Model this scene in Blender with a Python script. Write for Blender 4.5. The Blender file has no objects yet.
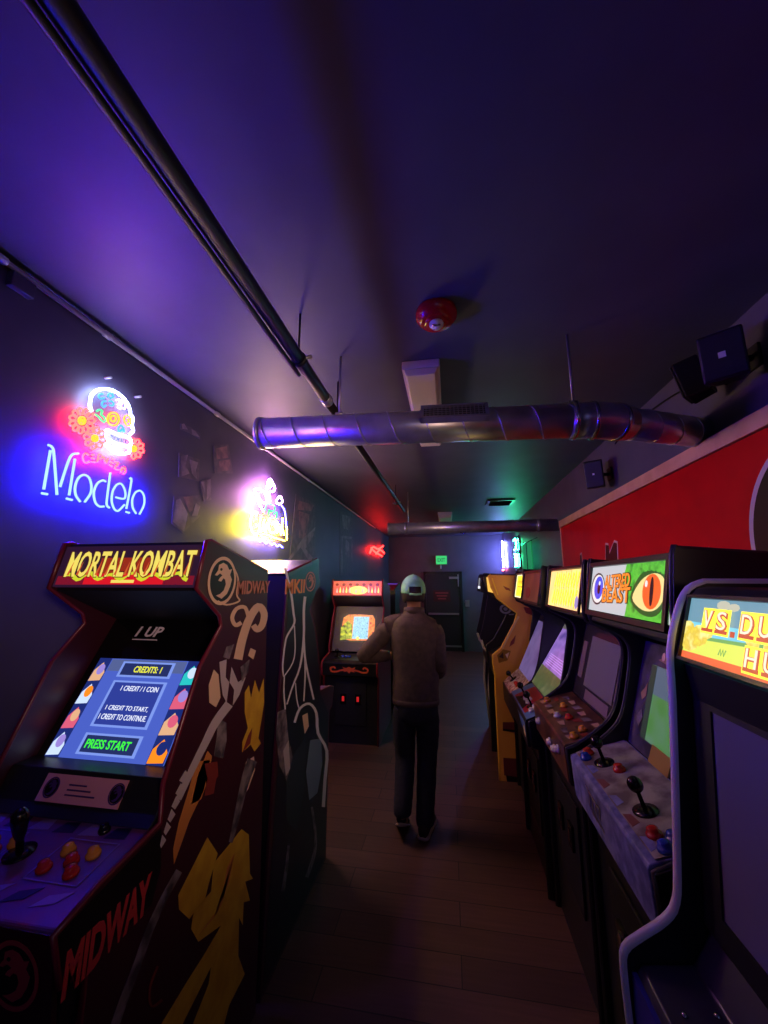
import bpy, bmesh, math, random
from mathutils import Vector as V, Matrix
random.seed(5)
PI = math.pi
scn = bpy.context.scene
COL = scn.collection

# ------------------------------------------------------------------ camera
F, CAMH = 385.0, 1.66
p_ = math.atan((582-512)/F)
dcam = V(((450-384)/F, -(582-512)/F, 1.0)).normalized()
pp = math.atan2(-dcam.y, dcam.z)
upc = V((0, math.cos(pp), math.sin(pp)))
xc_ = V((upc.y*dcam.z-upc.z*dcam.y, upc.z*dcam.x-upc.x*dcam.z, upc.x*dcam.y-upc.y*dcam.x))
if xc_.x < 0: xc_ = -xc_
CO = V((0, 0, CAMH))
def ray(u, v):
    c = V(((u-384)/F, -(v-512)/F, 1.0))
    return V((xc_.dot(c), dcam.dot(c), upc.dot(c)))
def at_x(u, v, X): r = ray(u, v); return CO+r*(X/r.x)
def at_y(u, v, Y): r = ray(u, v); return CO+r*(Y/r.y)
def at_z(u, v, Z): r = ray(u, v); return CO+r*((Z-CAMH)/r.z)
cd = bpy.data.cameras.new('camera'); cam = bpy.data.objects.new('camera', cd); COL.objects.link(cam)
R3 = Matrix((xc_, dcam, upc))              # rows: world axes in camera (x right, y up, z forward) space
cam.matrix_world = Matrix.Translation(CO) @ (R3 @ Matrix(((1,0,0),(0,1,0),(0,0,-1)))).to_4x4()
cd.sensor_fit = 'VERTICAL'; cd.sensor_height = 36.0; cd.lens = 36.0*F/1024; cd.clip_start = 0.02
scn.camera = cam

# ------------------------------------------------------------------ materials
def lin(c):
    return tuple((x/255/12.92 if x/255 <= .04045 else ((x/255+.055)/1.055)**2.4) for x in c)
MC = {}
def mat(name, col, rough=.5, metal=0., noise=None, bump=0., spec=.5, coat=0.):
    if name in MC: return MC[name]
    m = bpy.data.materials.new(name); m.use_nodes = True; MC[name] = m
    nt = m.node_tree; b = nt.nodes['Principled BSDF']
    c = lin(col)
    b.inputs['Base Color'].default_value = (*c, 1); b.inputs['Roughness'].default_value = rough
    b.inputs['Metallic'].default_value = metal; b.inputs['Specular IOR Level'].default_value = spec
    b.inputs['Coat Weight'].default_value = coat
    if noise or bump:
        tc = nt.nodes.new('ShaderNodeTexCoord'); n = nt.nodes.new('ShaderNodeTexNoise')
        sc, col2 = (noise if noise else (60, col))
        n.inputs['Scale'].default_value = sc; n.inputs['Detail'].default_value = 5
        nt.links.new(tc.outputs['Object'], n.inputs['Vector'])
        if noise:
            r = nt.nodes.new('ShaderNodeValToRGB'); nt.links.new(n.outputs['Fac'], r.inputs['Fac'])
            r.color_ramp.elements[0].position = .38; r.color_ramp.elements[1].position = .62
            r.color_ramp.elements[0].color = (*c, 1); r.color_ramp.elements[1].color = (*lin(col2), 1)
            nt.links.new(r.outputs['Color'], b.inputs['Base Color'])
        if bump:
            bp = nt.nodes.new('ShaderNodeBump'); bp.inputs['Strength'].default_value = bump; bp.inputs['Distance'].default_value = .004
            nt.links.new(n.outputs['Fac'], bp.inputs['Height']); nt.links.new(bp.outputs['Normal'], b.inputs['Normal'])
    return m
def glow(name, col, s=1.0, raw=False):
    if name in MC: return MC[name]
    m = bpy.data.materials.new(name); m.use_nodes = True; MC[name] = m
    b = m.node_tree.nodes['Principled BSDF']; c = col if raw else lin(col)
    b.inputs['Base Color'].default_value = (.02, .02, .02, 1); b.inputs['Roughness'].default_value = .3
    b.inputs['Emission Color'].default_value = (*c, 1); b.inputs['Emission Strength'].default_value = s
    return m
def glow_noise(name, cols, s=1.0, scale=9., vor=False):
    """a lit picture: a few flat colours in soft patches"""
    if name in MC: return MC[name]
    m = glow(name, cols[0], s); nt = m.node_tree; b = nt.nodes['Principled BSDF']
    tc = nt.nodes.new('ShaderNodeTexCoord')
    n = nt.nodes.new('ShaderNodeTexVoronoi' if vor else 'ShaderNodeTexNoise'); n.inputs['Scale'].default_value = scale
    nt.links.new(tc.outputs['Object'], n.inputs['Vector'])
    r = nt.nodes.new('ShaderNodeValToRGB'); e = r.color_ramp.elements
    k = len(cols)
    for i in range(k-2): e.new(.5)
    for i, c in enumerate(cols):
        e[i].position = .3+.4*i/(k-1); e[i].color = (*lin(c), 1)
    nt.links.new(n.outputs[0 if not vor else 'Distance'], r.inputs['Fac'])
    nt.links.new(r.outputs['Color'], b.inputs['Emission Color'])
    return m

black = mat('black_laminate', (26, 26, 30), .38)
black_matt = mat('matt_black', (11, 11, 13), .6)
black_gloss = mat('dark_glass', (14, 14, 17), .12)
maroon = mat('maroon_laminate', (62, 20, 36), .4)
chrome = mat('chrome', (190, 190, 195), .18, 1)
steel = mat('galvanised_steel', (190, 190, 198), .34, .72, noise=(9, (168, 168, 178)))
plastic_black = mat('black_plastic', (16, 16, 18), .22)
white_trim = mat('pale_edge_trim', (240, 234, 244), .35)
cream = mat('cream_print', (246, 208, 172), .5)
yellow_p = mat('yellow_print', (236, 190, 56), .5, noise=(14, (220, 164, 44)))
orange_p = mat('orange_print', (224, 140, 70), .5)
grey_p = mat('grey_print', (150, 135, 140), .5, noise=(20, (70, 62, 70)))
red_p = mat('red_print', (190, 40, 50), .5)
redbrown_p = mat('rust_print', (140, 50, 44), .5)
lightgrey_p = mat('pale_grey_print', (205, 190, 195), .5)
black_p = mat('black_print', (10, 9, 12), .45)

# ------------------------------------------------------------------ mesh builder
class MB:
    def __init__(s): s.bm = bmesh.new(); s.mats = []
    def mi(s, m):
        if m not in s.mats: s.mats.append(m)
        return s.mats.index(m)
    def faces(s, vs, fs, m, smooth=False):
        bv = [s.bm.verts.new(v) for v in vs]; k = s.mi(m)
        for f in fs:
            try: fc = s.bm.faces.new([bv[i] for i in f])
            except ValueError: continue
            fc.material_index = k; fc.smooth = smooth
        return s
    def hexa(s, p, m):   # 8 points: bottom 4 ring, top 4 ring
        return s.faces(p, [(3,2,1,0),(4,5,6,7),(0,1,5,4),(1,2,6,5),(2,3,7,6),(3,0,4,7)], m)
    def box(s, x0, x1, y0, y1, z0, z1, m):
        return s.hexa([(x0,y0,z0),(x1,y0,z0),(x1,y1,z0),(x0,y1,z0),(x0,y0,z1),(x1,y0,z1),(x1,y1,z1),(x0,y1,z1)], m)
    def prism(s, pts, off, m):   # planar ring of 3-D points extruded along off
        n = len(pts); o = V(off); a = [V(p) for p in pts]
        nr = V((0,0,0))
        for i in range(n): nr += a[i].cross(a[(i+1) % n])
        if nr.dot(o) > 0: a = a[::-1]
        return s.faces(a+[q+o for q in a], [tuple(range(n)), tuple(range(2*n-1, n-1, -1))]+[((i+1) % n, i, n+i, n+(i+1) % n) for i in range(n)], m)
    def prof(s, poly, x0, x1, m):  # polygon in (y,z) swept along x
        return s.prism([(x0, y, z) for y, z in poly], (x1-x0, 0, 0), m)
    def tube(s, pts, r, m, seg=8, closed=False, caps=True):
        pts = [V(p) for p in pts]; n = len(pts); vs = []; fs = []
        rr = r if isinstance(r, (list, tuple)) else [r]*n
        prev = None
        for i, q in enumerate(pts):
            a = pts[(i-1) % n] if (closed or i > 0) else q; b = pts[(i+1) % n] if (closed or i < n-1) else q
            t = (b-a)
            t = t.normalized() if t.length > 1e-9 else V((0,0,1))
            if prev is None:
                x = t.orthogonal().normalized()
            else:
                x = prev-t*prev.dot(t); x = x.normalized() if x.length > 1e-6 else t.orthogonal().normalized()
            prev = x; y = t.cross(x)
            for k in range(seg):
                an = 2*PI*k/seg; vs.append(q+(x*math.cos(an)+y*math.sin(an))*rr[i])
        for i in range(n if closed else n-1):
            for k in range(seg):
                j = (i+1) % n; fs.append((i*seg+k, i*seg+(k+1) % seg, j*seg+(k+1) % seg, j*seg+k))
        if caps and not closed:
            fs.append(tuple(range(seg-1, -1, -1))); fs.append(tuple((n-1)*seg+k for k in range(seg)))
        return s.faces(vs, fs, m, True)
    def lathe(s, prof, m, c=(0,0,0), ax=(0,0,1), seg=24):
        c = V(c); ax = V(ax).normalized(); x = ax.orthogonal().normalized(); y = ax.cross(x); vs = []; fs = []
        for (r, h) in prof:
            for k in range(seg):
                an = 2*PI*k/seg; vs.append(c+ax*h+(x*math.cos(an)+y*math.sin(an))*max(r, 1e-4))
        for i in range(len(prof)-1):
            for k in range(seg): fs.append((i*seg+k, i*seg+(k+1) % seg, (i+1)*seg+(k+1) % seg, (i+1)*seg+k))
        fs.append(tuple(range(seg-1, -1, -1))); fs.append(tuple((len(prof)-1)*seg+k for k in range(seg)))
        return s.faces(vs, fs, m, True)
    def build(s, name, parent=None, bev=0, loc=None):
        me = bpy.data.meshes.new(name)
        bmesh.ops.recalc_face_normals(s.bm, faces=s.bm.faces[:]) if False else None
        s.bm.to_mesh(me); s.bm.free()
        for m in s.mats: me.materials.append(m)
        o = bpy.data.objects.new(name, me); COL.objects.link(o)
        if parent: o.parent = parent
        if loc: o.location = loc
        if bev:
            b = o.modifiers.new('edge', 'BEVEL'); b.width = bev; b.segments = 2; b.limit_method = 'ANGLE'; b.angle_limit = .6
        return o
def tag(o, label, cat, group=None):
    o['label'] = label; o['category'] = cat
    if group: o['group'] = group
    return o
def empty(name, loc, rz=0):
    o = bpy.data.objects.new(name, None); COL.objects.link(o); o.location = loc; o.rotation_euler = (0, 0, rz)
    o.empty_display_size = .1; return o
def struct(o): o['kind'] = 'structure'; return o

# flat frame on a surface: origin, right, up -> decals and lettering a hair proud of it
class Frame:
    def __init__(s, o, U, W, M=None):
        s.o = V(o); s.U = V(U).normalized(); s.V = V(W).normalized(); s.N = s.U.cross(s.V).normalized(); s.M = M or Matrix.Identity(4)
    def P(s, a, b, e=0): return s.o+s.U*a+s.V*b+s.N*e
    def pix(s, u, v):
        Mi = s.M.inverted(); o = Mi @ CO; d = (Mi.to_3x3() @ ray(u, v))
        t = (s.o-o).dot(s.N)/d.dot(s.N); q = o+d*t-s.o
        return (q.dot(s.U), q.dot(s.V))
    def pl(s, pts, crop=None):
        """photo points (optionally of a zoomed crop: x0,y0,scale) measured onto this surface"""
        if crop: x0, y0, k = crop; pts = [(x0+a/k, y0+b/k) for a, b in pts]
        return [s.pix(a, b) for a, b in pts]
def decal(mb, fr, poly, m, e=.001, th=.0008):
    return mb.prism([fr.P(a, b, e) for a, b in poly], fr.N*th, m)
def ribbon(pts, w):
    n = len(pts); L = []; Rr = []
    ws = w if isinstance(w, (list, tuple)) else [w]*n
    for i in range(n):
        a = V(pts[max(i-1, 0)]); b = V(pts[min(i+1, n-1)]); t = (b-a)
        t = t.normalized() if t.length > 1e-9 else V((1, 0)); nn = V((-t.y, t.x)); q = V(pts[i])
        L.append(tuple(q+nn*ws[i]/2)); Rr.append(tuple(q-nn*ws[i]/2))
    return L+Rr[::-1]
def ribbon_decal(mb, fr, pts, w, m, e=.001, th=.0008):
    n = len(pts); rb = ribbon(pts, w)
    for i in range(n-1):
        decal(mb, fr, [rb[i], rb[i+1], rb[2*n-2-i], rb[2*n-1-i]], m, e+.00005*(i % 2), th)
def smooth(pts, n=5, closed=False):
    out = []; k = len(pts); P = [V(p) for p in pts]
    rng = range(k) if closed else range(k-1)
    for i in rng:
        p0 = P[(i-1) % k] if closed or i > 0 else P[i]; p1 = P[i]; p2 = P[(i+1) % k]; p3 = P[(i+2) % k] if closed or i+2 < k else P[(i+1) % k]
        for j in range(n):
            t = j/n
            out.append(.5*((2*p1)+(p2-p0)*t+(2*p0-5*p1+4*p2-p3)*t*t+(3*p1-p0-3*p2+p3)*t*t*t))
    if not closed: out.append(P[-1])
    return [tuple(p) for p in out]
def ell(cx, cy, rx, ry, n=24, a0=0, a1=2*PI, rot=0):
    full = abs(a1-a0-2*PI) < 1e-6; out = []
    for i in range(n if full else n+1):
        a = a0+(a1-a0)*i/n; x = rx*math.cos(a); y = ry*math.sin(a)
        out.append((cx+x*math.cos(rot)-y*math.sin(rot), cy+x*math.sin(rot)+y*math.cos(rot)))
    return out
def text(mb, fr, s, cx, cy, h, m, w=None, e=.0015, th=.0008, shear=0, bold=0, rot=0):
    cu = bpy.data.curves.new('lettering', 'FONT'); cu.body = s; cu.size = 1; cu.shear = shear; cu.offset = bold; cu.resolution_u = 3
    ob = bpy.data.objects.new('lettering', cu); COL.objects.link(ob)
    bpy.context.view_layer.update()
    me = bpy.data.meshes.new_from_object(ob.evaluated_get(bpy.context.evaluated_depsgraph_get()))
    xs = [v.co.x for v in me.vertices]; ys = [v.co.y for v in me.vertices]
    x0, x1, y0, y1 = min(xs), max(xs), min(ys), max(ys)
    ky = h/(y1-y0); kx = (w/(x1-x0)) if w else ky
    cr, sr = math.cos(rot), math.sin(rot)
    pts = []
    for v in me.vertices:
        a = (v.co.x-(x0+x1)/2)*kx; b = (v.co.y-(y0+y1)/2)*ky
        pts.append((cx+a*cr-b*sr, cy+a*sr+b*cr))
    n = len(pts); fs = [tuple(p.vertices) for p in me.polygons]
    # thin solid lettering: front faces + rim from boundary edges
    cnt = {}
    for f in fs:
        for i in range(len(f)):
            a, b = f[i], f[(i+1) % len(f)]; cnt[(a, b)] = 1
    rim = [(a, b) for (a, b) in cnt if (b, a) not in cnt]
    vs = [fr.P(a, b, e+th) for a, b in pts]+[fr.P(a, b, e) for a, b in pts]
    mb.faces(vs, fs+[(b, a, a+n, b+n) for a, b in rim], m)
    bpy.data.objects.remove(ob); bpy.data.curves.remove(cu); bpy.data.meshes.remove(me)
    return mb

# ------------------------------------------------------------------ the room
XL, XR, XRED, CEIL, YB, YF = -1.56, 1.31, 1.262, 2.82, 10.0, -2.4
def room_mat(name, c1, c2, rough, spec=.5, bump=.1):
    return mat(name, c1, rough, noise=(3.5, c2), bump=bump, spec=spec)
wall_m = room_mat('dark_blue_wall_paint', (96, 92, 112), (88, 85, 106), .5)
ceil_m = room_mat('semi_gloss_ceiling_paint', (86, 88, 106), (80, 82, 100), .54, .6, .04)
red_m = room_mat('red_wall_paint', (222, 6, 26), (208, 5, 22), .34, .3, .03)
wood_m = mat('raw_pine', (240, 184, 150), .55, noise=(7, (226, 164, 130)))

def floor_material():
    m = bpy.data.materials.new('dark_brown_plank_floor'); m.use_nodes = True; nt = m.node_tree; b = nt.nodes['Principled BSDF']
    tc = nt.nodes.new('ShaderNodeTexCoord'); br = nt.nodes.new('ShaderNodeTexBrick')
    br.inputs['Scale'].default_value = 1; br.inputs['Brick Width'].default_value = 1.2; br.inputs['Row Height'].default_value = .15
    br.inputs['Mortar Size'].default_value = .0025; br.inputs['Color1'].default_value = (*lin((104, 72, 62)), 1); br.inputs['Color2'].default_value = (*lin((80, 55, 48)), 1)
    br.inputs['Mortar'].default_value = (*lin((34, 24, 22)), 1)
    nt.links.new(tc.outputs['Object'], br.inputs['Vector'])
    mp = nt.nodes.new('ShaderNodeMapping'); mp.inputs['Scale'].default_value = (2.5, 38, 1); nt.links.new(tc.outputs['Object'], mp.inputs['Vector'])
    n = nt.nodes.new('ShaderNodeTexNoise'); n.inputs['Scale'].default_value = 1.5; n.inputs['Detail'].default_value = 8; nt.links.new(mp.outputs['Vector'], n.inputs['Vector'])
    mx = nt.nodes.new('ShaderNodeMix'); mx.data_type = 'RGBA'; mx.blend_type = 'MULTIPLY'; mx.inputs[0].default_value = .75
    r = nt.nodes.new('ShaderNodeValToRGB'); r.color_ramp.elements[0].color = (.45, .45, .45, 1); r.color_ramp.elements[1].color = (1.25, 1.2, 1.2, 1); nt.links.new(n.outputs['Fac'], r.inputs['Fac'])
    nt.links.new(br.outputs['Color'], mx.inputs[6]); nt.links.new(r.outputs['Color'], mx.inputs[7]); nt.links.new(mx.outputs[2], b.inputs['Base Color'])
    b.inputs['Roughness'].default_value = .5
    return m
struct(MB().box(XL-.1, XR+.1, YF-.1, YB+.1, -.1, 0, floor_material()).build('floor'))
struct(MB().box(XL-.1, XR+.1, YF-.1, YB+.1, CEIL, CEIL+.1, ceil_m).build('ceiling'))
struct(MB().box(XL-.1, XL, YF, YB, 0, CEIL, wall_m).build('wall_left'))
struct(MB().box(XR, XR+.1, YF, YB, 0, CEIL, wall_m).build('wall_right'))
struct(MB().box(XL, XR, YB, YB+.1, 0, CEIL, wall_m).build('wall_back'))
struct(MB().box(XL, XR, YF-.1, YF, 0, CEIL, wall_m).build('wall_front'))
RY1 = 4.62
red_wall = struct(MB().box(XRED, XR, YF, RY1, 0, 2.265, red_m).build('wall_right_lower'))
mb = MB()
for a, b in ((YF, 1.3), (1.3, 2.86), (2.86, 3.26), (3.26, RY1+.02)):
    mb.box(XRED-.014, XR, a, b-.0015, 2.27, 2.345, wood_m)
struct(mb.build('trim_1', bev=.002))
struct(MB().box(XRED-.006, XR, RY1, RY1+.022, 0, 2.268, wood_m).build('trim_2'))

# back door with its closer, bar and sign
dm = mat('dark_door_paint', (40, 40, 52), .45)
dr = struct(MB().box(-.60, .24, YB-.045, YB-.005, .01, 1.86, dm).build('door_1', bev=.003))
mb = MB(); mb.box(-.66, -.605, YB-.07, YB, 0, 1.92, black); mb.box(.245, .30, YB-.07, YB, 0, 1.92, black); mb.box(-.66, .30, YB-.07, YB, 1.865, 1.92, black); mb.build('door_frame', dr)
alu = mat('brushed_aluminium', (170, 170, 178), .35, .8)
mb = MB(); mb.box(-.02, .22, YB-.10, YB-.046, 1.735, 1.79, alu); mb.box(.19, .215, YB-.085, YB-.05, 1.55, 1.85, alu); mb.build('door_closer', dr, .004)
MB().box(-.55, .2, YB-.10, YB-.047, .86, .905, alu).build('push_bar', dr, .004)
MB().box(-.6, .24, YB-.052, YB-.046, .1, .14, alu).build('kick_strip', dr)
mb = MB().box(-.42, .0, YB-.052, YB-.046, 1.18, 1.46, mat('door_notice', (70, 18, 34), .5))
f_ = Frame((-.21, YB-.053, 1.32), (1, 0, 0), (0, 0, 1))
for k, wd in ((.07, .32), (0, .26), (-.07, .2)):
    decal(mb, f_, [(-wd/2, k-.018), (wd/2, k-.018), (wd/2, k+.018), (-wd/2, k+.018)], mat('notice_print', (150, 60, 76), .5))
mb.build('door_notice', dr)
mb = MB(); mb.box(.36, .46, YB-.03, YB, 1.06, 1.22, alu); mb.tube([(.41, YB-.03, 1.18), (.41, YB-.07, 1.18), (.34, YB-.07, 1.17)], .011, alu)
o = mb.build('wall_switch_box', bev=.003); tag(o, 'small grey metal box with a lever on the back wall, right of the dark door', 'wall box')

# exit sign
es = empty('exit_sign', (-.2, YB, 2.20))
MB().box(-.15, .15, -.05, 0, -.11, .13, mat('exit_housing', (120, 130, 125), .4)).build('housing', es, .006)
MB().box(-.135, .135, -.056, -.049, -.095, .115, glow('exit_face', (60, 215, 120), .75)).build('face', es)
mb = MB(); text(mb, Frame((0, -.0575, .01), (1, 0, 0), (0, 0, 1)), 'EXIT', 0, 0, .10, glow('exit_letters', (12, 120, 60), .6), w=.19, bold=.02); mb.build('lettering', es)
MB().tube([(-.02, -.03, -.10), (-.02, -.03, -.21)], .02, mat('exit_lamp', (210, 220, 215), .3)).build('test_lamp', es)
tag(es, 'green lit exit sign on the back wall above the dark door', 'exit sign')

# ------------------------------------------------------------------ ceiling services
def spiral_duct(mb, a, b, r, pitch, m, ph=0, seg=40):
    a, b = V(a), V(b); L = (b-a).length; ax = (b-a).normalized()
    mb.tube([a, b], r, m, seg)
    x = V((0, 0, 1)); x = (x-ax*x.dot(ax)).normalized(); y = ax.cross(x); n = int(L/pitch*28)
    pts = []
    for i in range(n+1):
        an = 2*PI*i/28+ph; pts.append(a+ax*(L*i/n)+(x*math.cos(an)+y*math.sin(an))*(r+.0005))
    mb.tube(pts, .003, m, 5)
d1 = empty('ventilation_duct', (-.14, 1.777, 2.40))
def dl(x, y, z): return (x+.14, y-1.777, z-2.40)
R1 = .078
mb = MB(); spiral_duct(mb, dl(-.955, 1.777, 2.425), dl(.56, 1.777, 2.385), R1, .165, steel); mb.build('duct_section', d1)
mb = MB(); mb.lathe([(R1+.001, 0), (R1+.006, .002), (R1+.006, .02), (R1+.001, .022)], steel, dl(-.957, 1.777, 2.425), (1, 0, -.026), 40); mb.build('end_band', d1)
mb = MB()
el = [(.56, 1.777, 2.385), (.63, 1.777, 2.383), (.70, 1.782, 2.377), (.76, 1.80, 2.375), (.82, 1.835, 2.378)]
mb.tube([dl(*q) for q in el], [R1+.001, R1+.002, R1+.004, R1+.003, R1], steel, 40)
mb.build('elbow', d1)
for q, dirn in (((.575, 1.777, 2.385), (1, 0, 0)), ((.655, 1.779, 2.381), (1, .05, 0)), ((.765, 1.802, 2.375), (1, .45, 0))):
    mb = MB(); mb.lathe([(R1+.002, -.009), (R1+.009, -.006), (R1+.009, .006), (R1+.002, .009)], chrome, dl(*q), dirn, 40); mb.build('collar', d1)
mb = MB(); spiral_duct(mb, dl(.80, 1.822, 2.377), dl(XR-.002, 2.13, 2.415), R1-.004, .15, steel, 1.); mb.build('branch_section', d1)
# register grille on the side of the duct
g = empty('tmp', (0, 0, 0)); bpy.data.objects.remove(g)
mb = MB(); gx0, gx1 = -.10, .185
gf = Frame(dl(.042, 1.777-.066, 2.436), (1, 0, -.026), (0, .52, .85))
def gbox(mb, a0, a1, b0, b1, e0, e1, m):
    q = [gf.P(a, b, e) for e in (e0, e1) for a, b in ((a0, b0), (a1, b0), (a1, b1), (a0, b1))]
    return mb.hexa(q, m)
gbox(mb, -.145, .145, -.042, .042, -.03, .006, black_matt)
for k in range(15): gbox(mb, -.13+k*.0186-.0016, -.13+k*.0186+.0016, -.036, .036, .006, .013, steel)
for k in range(5): gbox(mb, -.138, .138, -.032+k*.016-.0012, -.032+k*.016+.0012, .006, .011, steel)
mb.build('register_grille', d1)
mb = MB()
for a0, a1, b0, b1 in ((-.155, -.14, -.05, .05), (.14, .155, -.05, .05), (-.155, .155, .038, .05), (-.155, .155, -.05, -.038)): gbox(mb, a0, a1, b0, b1, -.02, .014, steel)
mb.build('register_frame', d1)
for x, z in ((-.53, 2.415), (.585, 2.385)):
    mb = MB(); mb.tube([dl(x, 1.777, z+R1), dl(x, 1.777, CEIL)], .006, steel); mb.tube([dl(x-.02, 1.777, z+R1+.008), dl(x+.02, 1.777, z+R1+.008)], .011, steel); mb.build('hanger_rod', d1)
tag(d1, 'near galvanised spiral duct with a black register grille, running into the right wall', 'duct', 'spiral ducts under the ceiling')
d2 = empty('ventilation_duct', (.25, 4.9, 2.34))
mb = MB(); spiral_duct(mb, (-1.02, 0, 0), (1.05, 0, .0), .074, .5, steel); mb.build('duct_section', d2)
mb = MB(); mb.lathe([(.074, 0), (.08, .002), (.08, .02), (.074, .022)], steel, (-1.022, 0, 0), (1, 0, 0), 40); mb.build('end_band', d2)
for x in (-.79, .83): mb = MB(); mb.lathe([(.075, -.02), (.081, -.018), (.081, .018), (.075, .02)], steel, (x, 0, 0), (1, 0, 0), 40); mb.build('collar', d2)
mb = MB(); mb.tube([(-.76, 0, .07), (-.76, 0, CEIL-2.34)], .006, steel); mb.build('hanger_rod', d2)
mb = MB(); mb.tube([(-.1, -.03, -.07), (-.07, -.06, -.09), (-.04, -.06, -.08)], .008, chrome); mb.build('damper_handle', d2)
tag(d2, 'far plain round metal duct crossing the room before the back wall', 'duct', 'spiral ducts under the ceiling')

pm = mat('black_painted_pipe', (18, 17, 20), .5, .1)
pi_ = empty('ceiling_pipe', (-.605, 1.6, 2.6))
mb = MB(); mb.tube([(.0, YF-1.6, 0), (-.005, .2, 0)], .027, pm, 20); mb.tube([(-.025, YF-1.6, -.028), (-.035, -.1, -.028)], .010, pm, 12); mb.build('pipe', pi_)
mb = MB(); mb.tube([(-.005, .2, 0), (.02, 3.45, 0)], .023, pm, 20); mb.build('thin_pipe', pi_)
mb = MB(); mb.lathe([(.026, -.03), (.032, -.025), (.032, .025), (.026, .03)], steel, (-.005, .2, 0), (0, 1, 0), 20); mb.build('coupling', pi_)
for yy in (-.17, .42, 2.9):
    mb = MB(); mb.tube([(-.01, yy, .03), (-.01, yy, CEIL-2.6)], .005, pm); mb.lathe([(.027, -.012), (.033, -.01), (.033, .01), (.027, .012)], pm, (-.005, yy, 0), (0, 1, 0), 20)
    mb.tube([(-.05, yy, -.01), (.05, yy, .01)], .008, steel); mb.build('hanger', pi_)
tag(pi_, 'black pipe running the length of the ceiling on the left, above the near duct', 'pipe')

cm = mat('conduit_steel', (214, 206, 216), .35, .2)
co = empty('electrical_conduit', (XL+.022, 2.0, CEIL-.03))
mb = MB(); mb.tube([(0, YF-2, 0), (0, .96-2, 0)], .011, cm, 12); mb.tube([(0, .96-2, 0), (0, 6, 0)], .011, cm, 12); mb.build('pipe', co)
for yy in (-1.06, -.62, .25, 2.0): mb = MB(); mb.lathe([(.012, -.02), (.016, -.016), (.016, .016), (.012, .02)], cm, (0, yy, 0), (0, 1, 0), 14); mb.build('coupling', co)
tag(co, 'thin pale metal conduit along the top of the left wall', 'conduit')
o = MB().box(XL, XL+.03, .98, 1.06, 2.72, 2.78, mat('box_paint', (90, 84, 110), .4)).build('junction_box', bev=.004); tag(o, 'small painted junction box on the left wall just under the thin conduit', 'junction box')

# fire alarm strobe
al = empty('fire_alarm', (-.025, 1.515, CEIL)); rp = mat('alarm_red', (190, 24, 34), .25)
mb = MB(); mb.lathe([(.088, 0), (.09, -.015), (.088, -.03), (.07, -.05), (.062, -.056)], rp, seg=36); mb.build('housing', al)
mb = MB(); mb.lathe([(.055, -.05), (.052, -.062), (.036, -.066)], rp, seg=30); mb.build('grille_ring', al)
mb = MB(); mb.lathe([(.032, -.06), (.03, -.075), (.018, -.086), (.004, -.089)], mat('clear_lens', (235, 225, 235), .08), (0, -.012, 0), seg=20); mb.tube([(-.018, -.03, -.085), (.018, -.03, -.085)], .004, chrome); mb.build('strobe_lens', al)
tag(al, 'round red fire alarm with a clear strobe lens on the ceiling', 'fire alarm')

lm = mat('white_enamel', (226, 214, 214), .4)
lf = empty('ceiling_light', (-.12, 2.42, CEIL))
MB().box(-.1, .1, -.55, .55, -.05, 0, lm).build('housing', lf, .006)
mb = MB(); mb.prism([(-.09, -.55, -.05), (-.075, -.55, -.088), (.075, -.55, -.088), (.09, -.55, -.05)], (0, 1.1, 0), mat('fixture_diffuser', (236, 218, 208), .35)); mb.build('diffuser', lf, .004)
tag(lf, 'long white unlit ceiling light fixture just beyond the red alarm', 'ceiling light', 'unlit ceiling lights')
lf = empty('ceiling_light', (-.05, 7.0, CEIL))
MB().box(-.12, .12, -.55, .55, -.05, 0, lm).build('housing', lf, .006)
MB().box(-.105, .105, -.54, .54, -.10, -.05, MC['fixture_diffuser']).build('diffuser', lf, .004)
tag(lf, 'far white unlit ceiling light fixture, seen end on above the far duct', 'ceiling light', 'unlit ceiling lights')
cv = empty('ceiling_vent', (.76, 5.75, CEIL))
mb = MB(); mb.box(-.19, .19, -.19, -.15, -.02, 0, black); mb.box(-.19, .19, .15, .19, -.02, 0, black); mb.box(-.19, -.15, -.15, .15, -.02, 0, black); mb.box(.15, .19, -.15, .15, -.02, 0, black); mb.build('frame', cv)
mb = MB()
for k in range(7): mb.prism([(-.15, -.13+k*.042, -.004), (-.15, -.10+k*.042, -.03), (-.15, -.095+k*.042, -.028), (-.15, -.125+k*.042, -.002)], (.3, 0, 0), black)
mb.build('louvre', cv)
tag(cv, 'dark square louvred air vent in the ceiling near the far end', 'vent')

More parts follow.
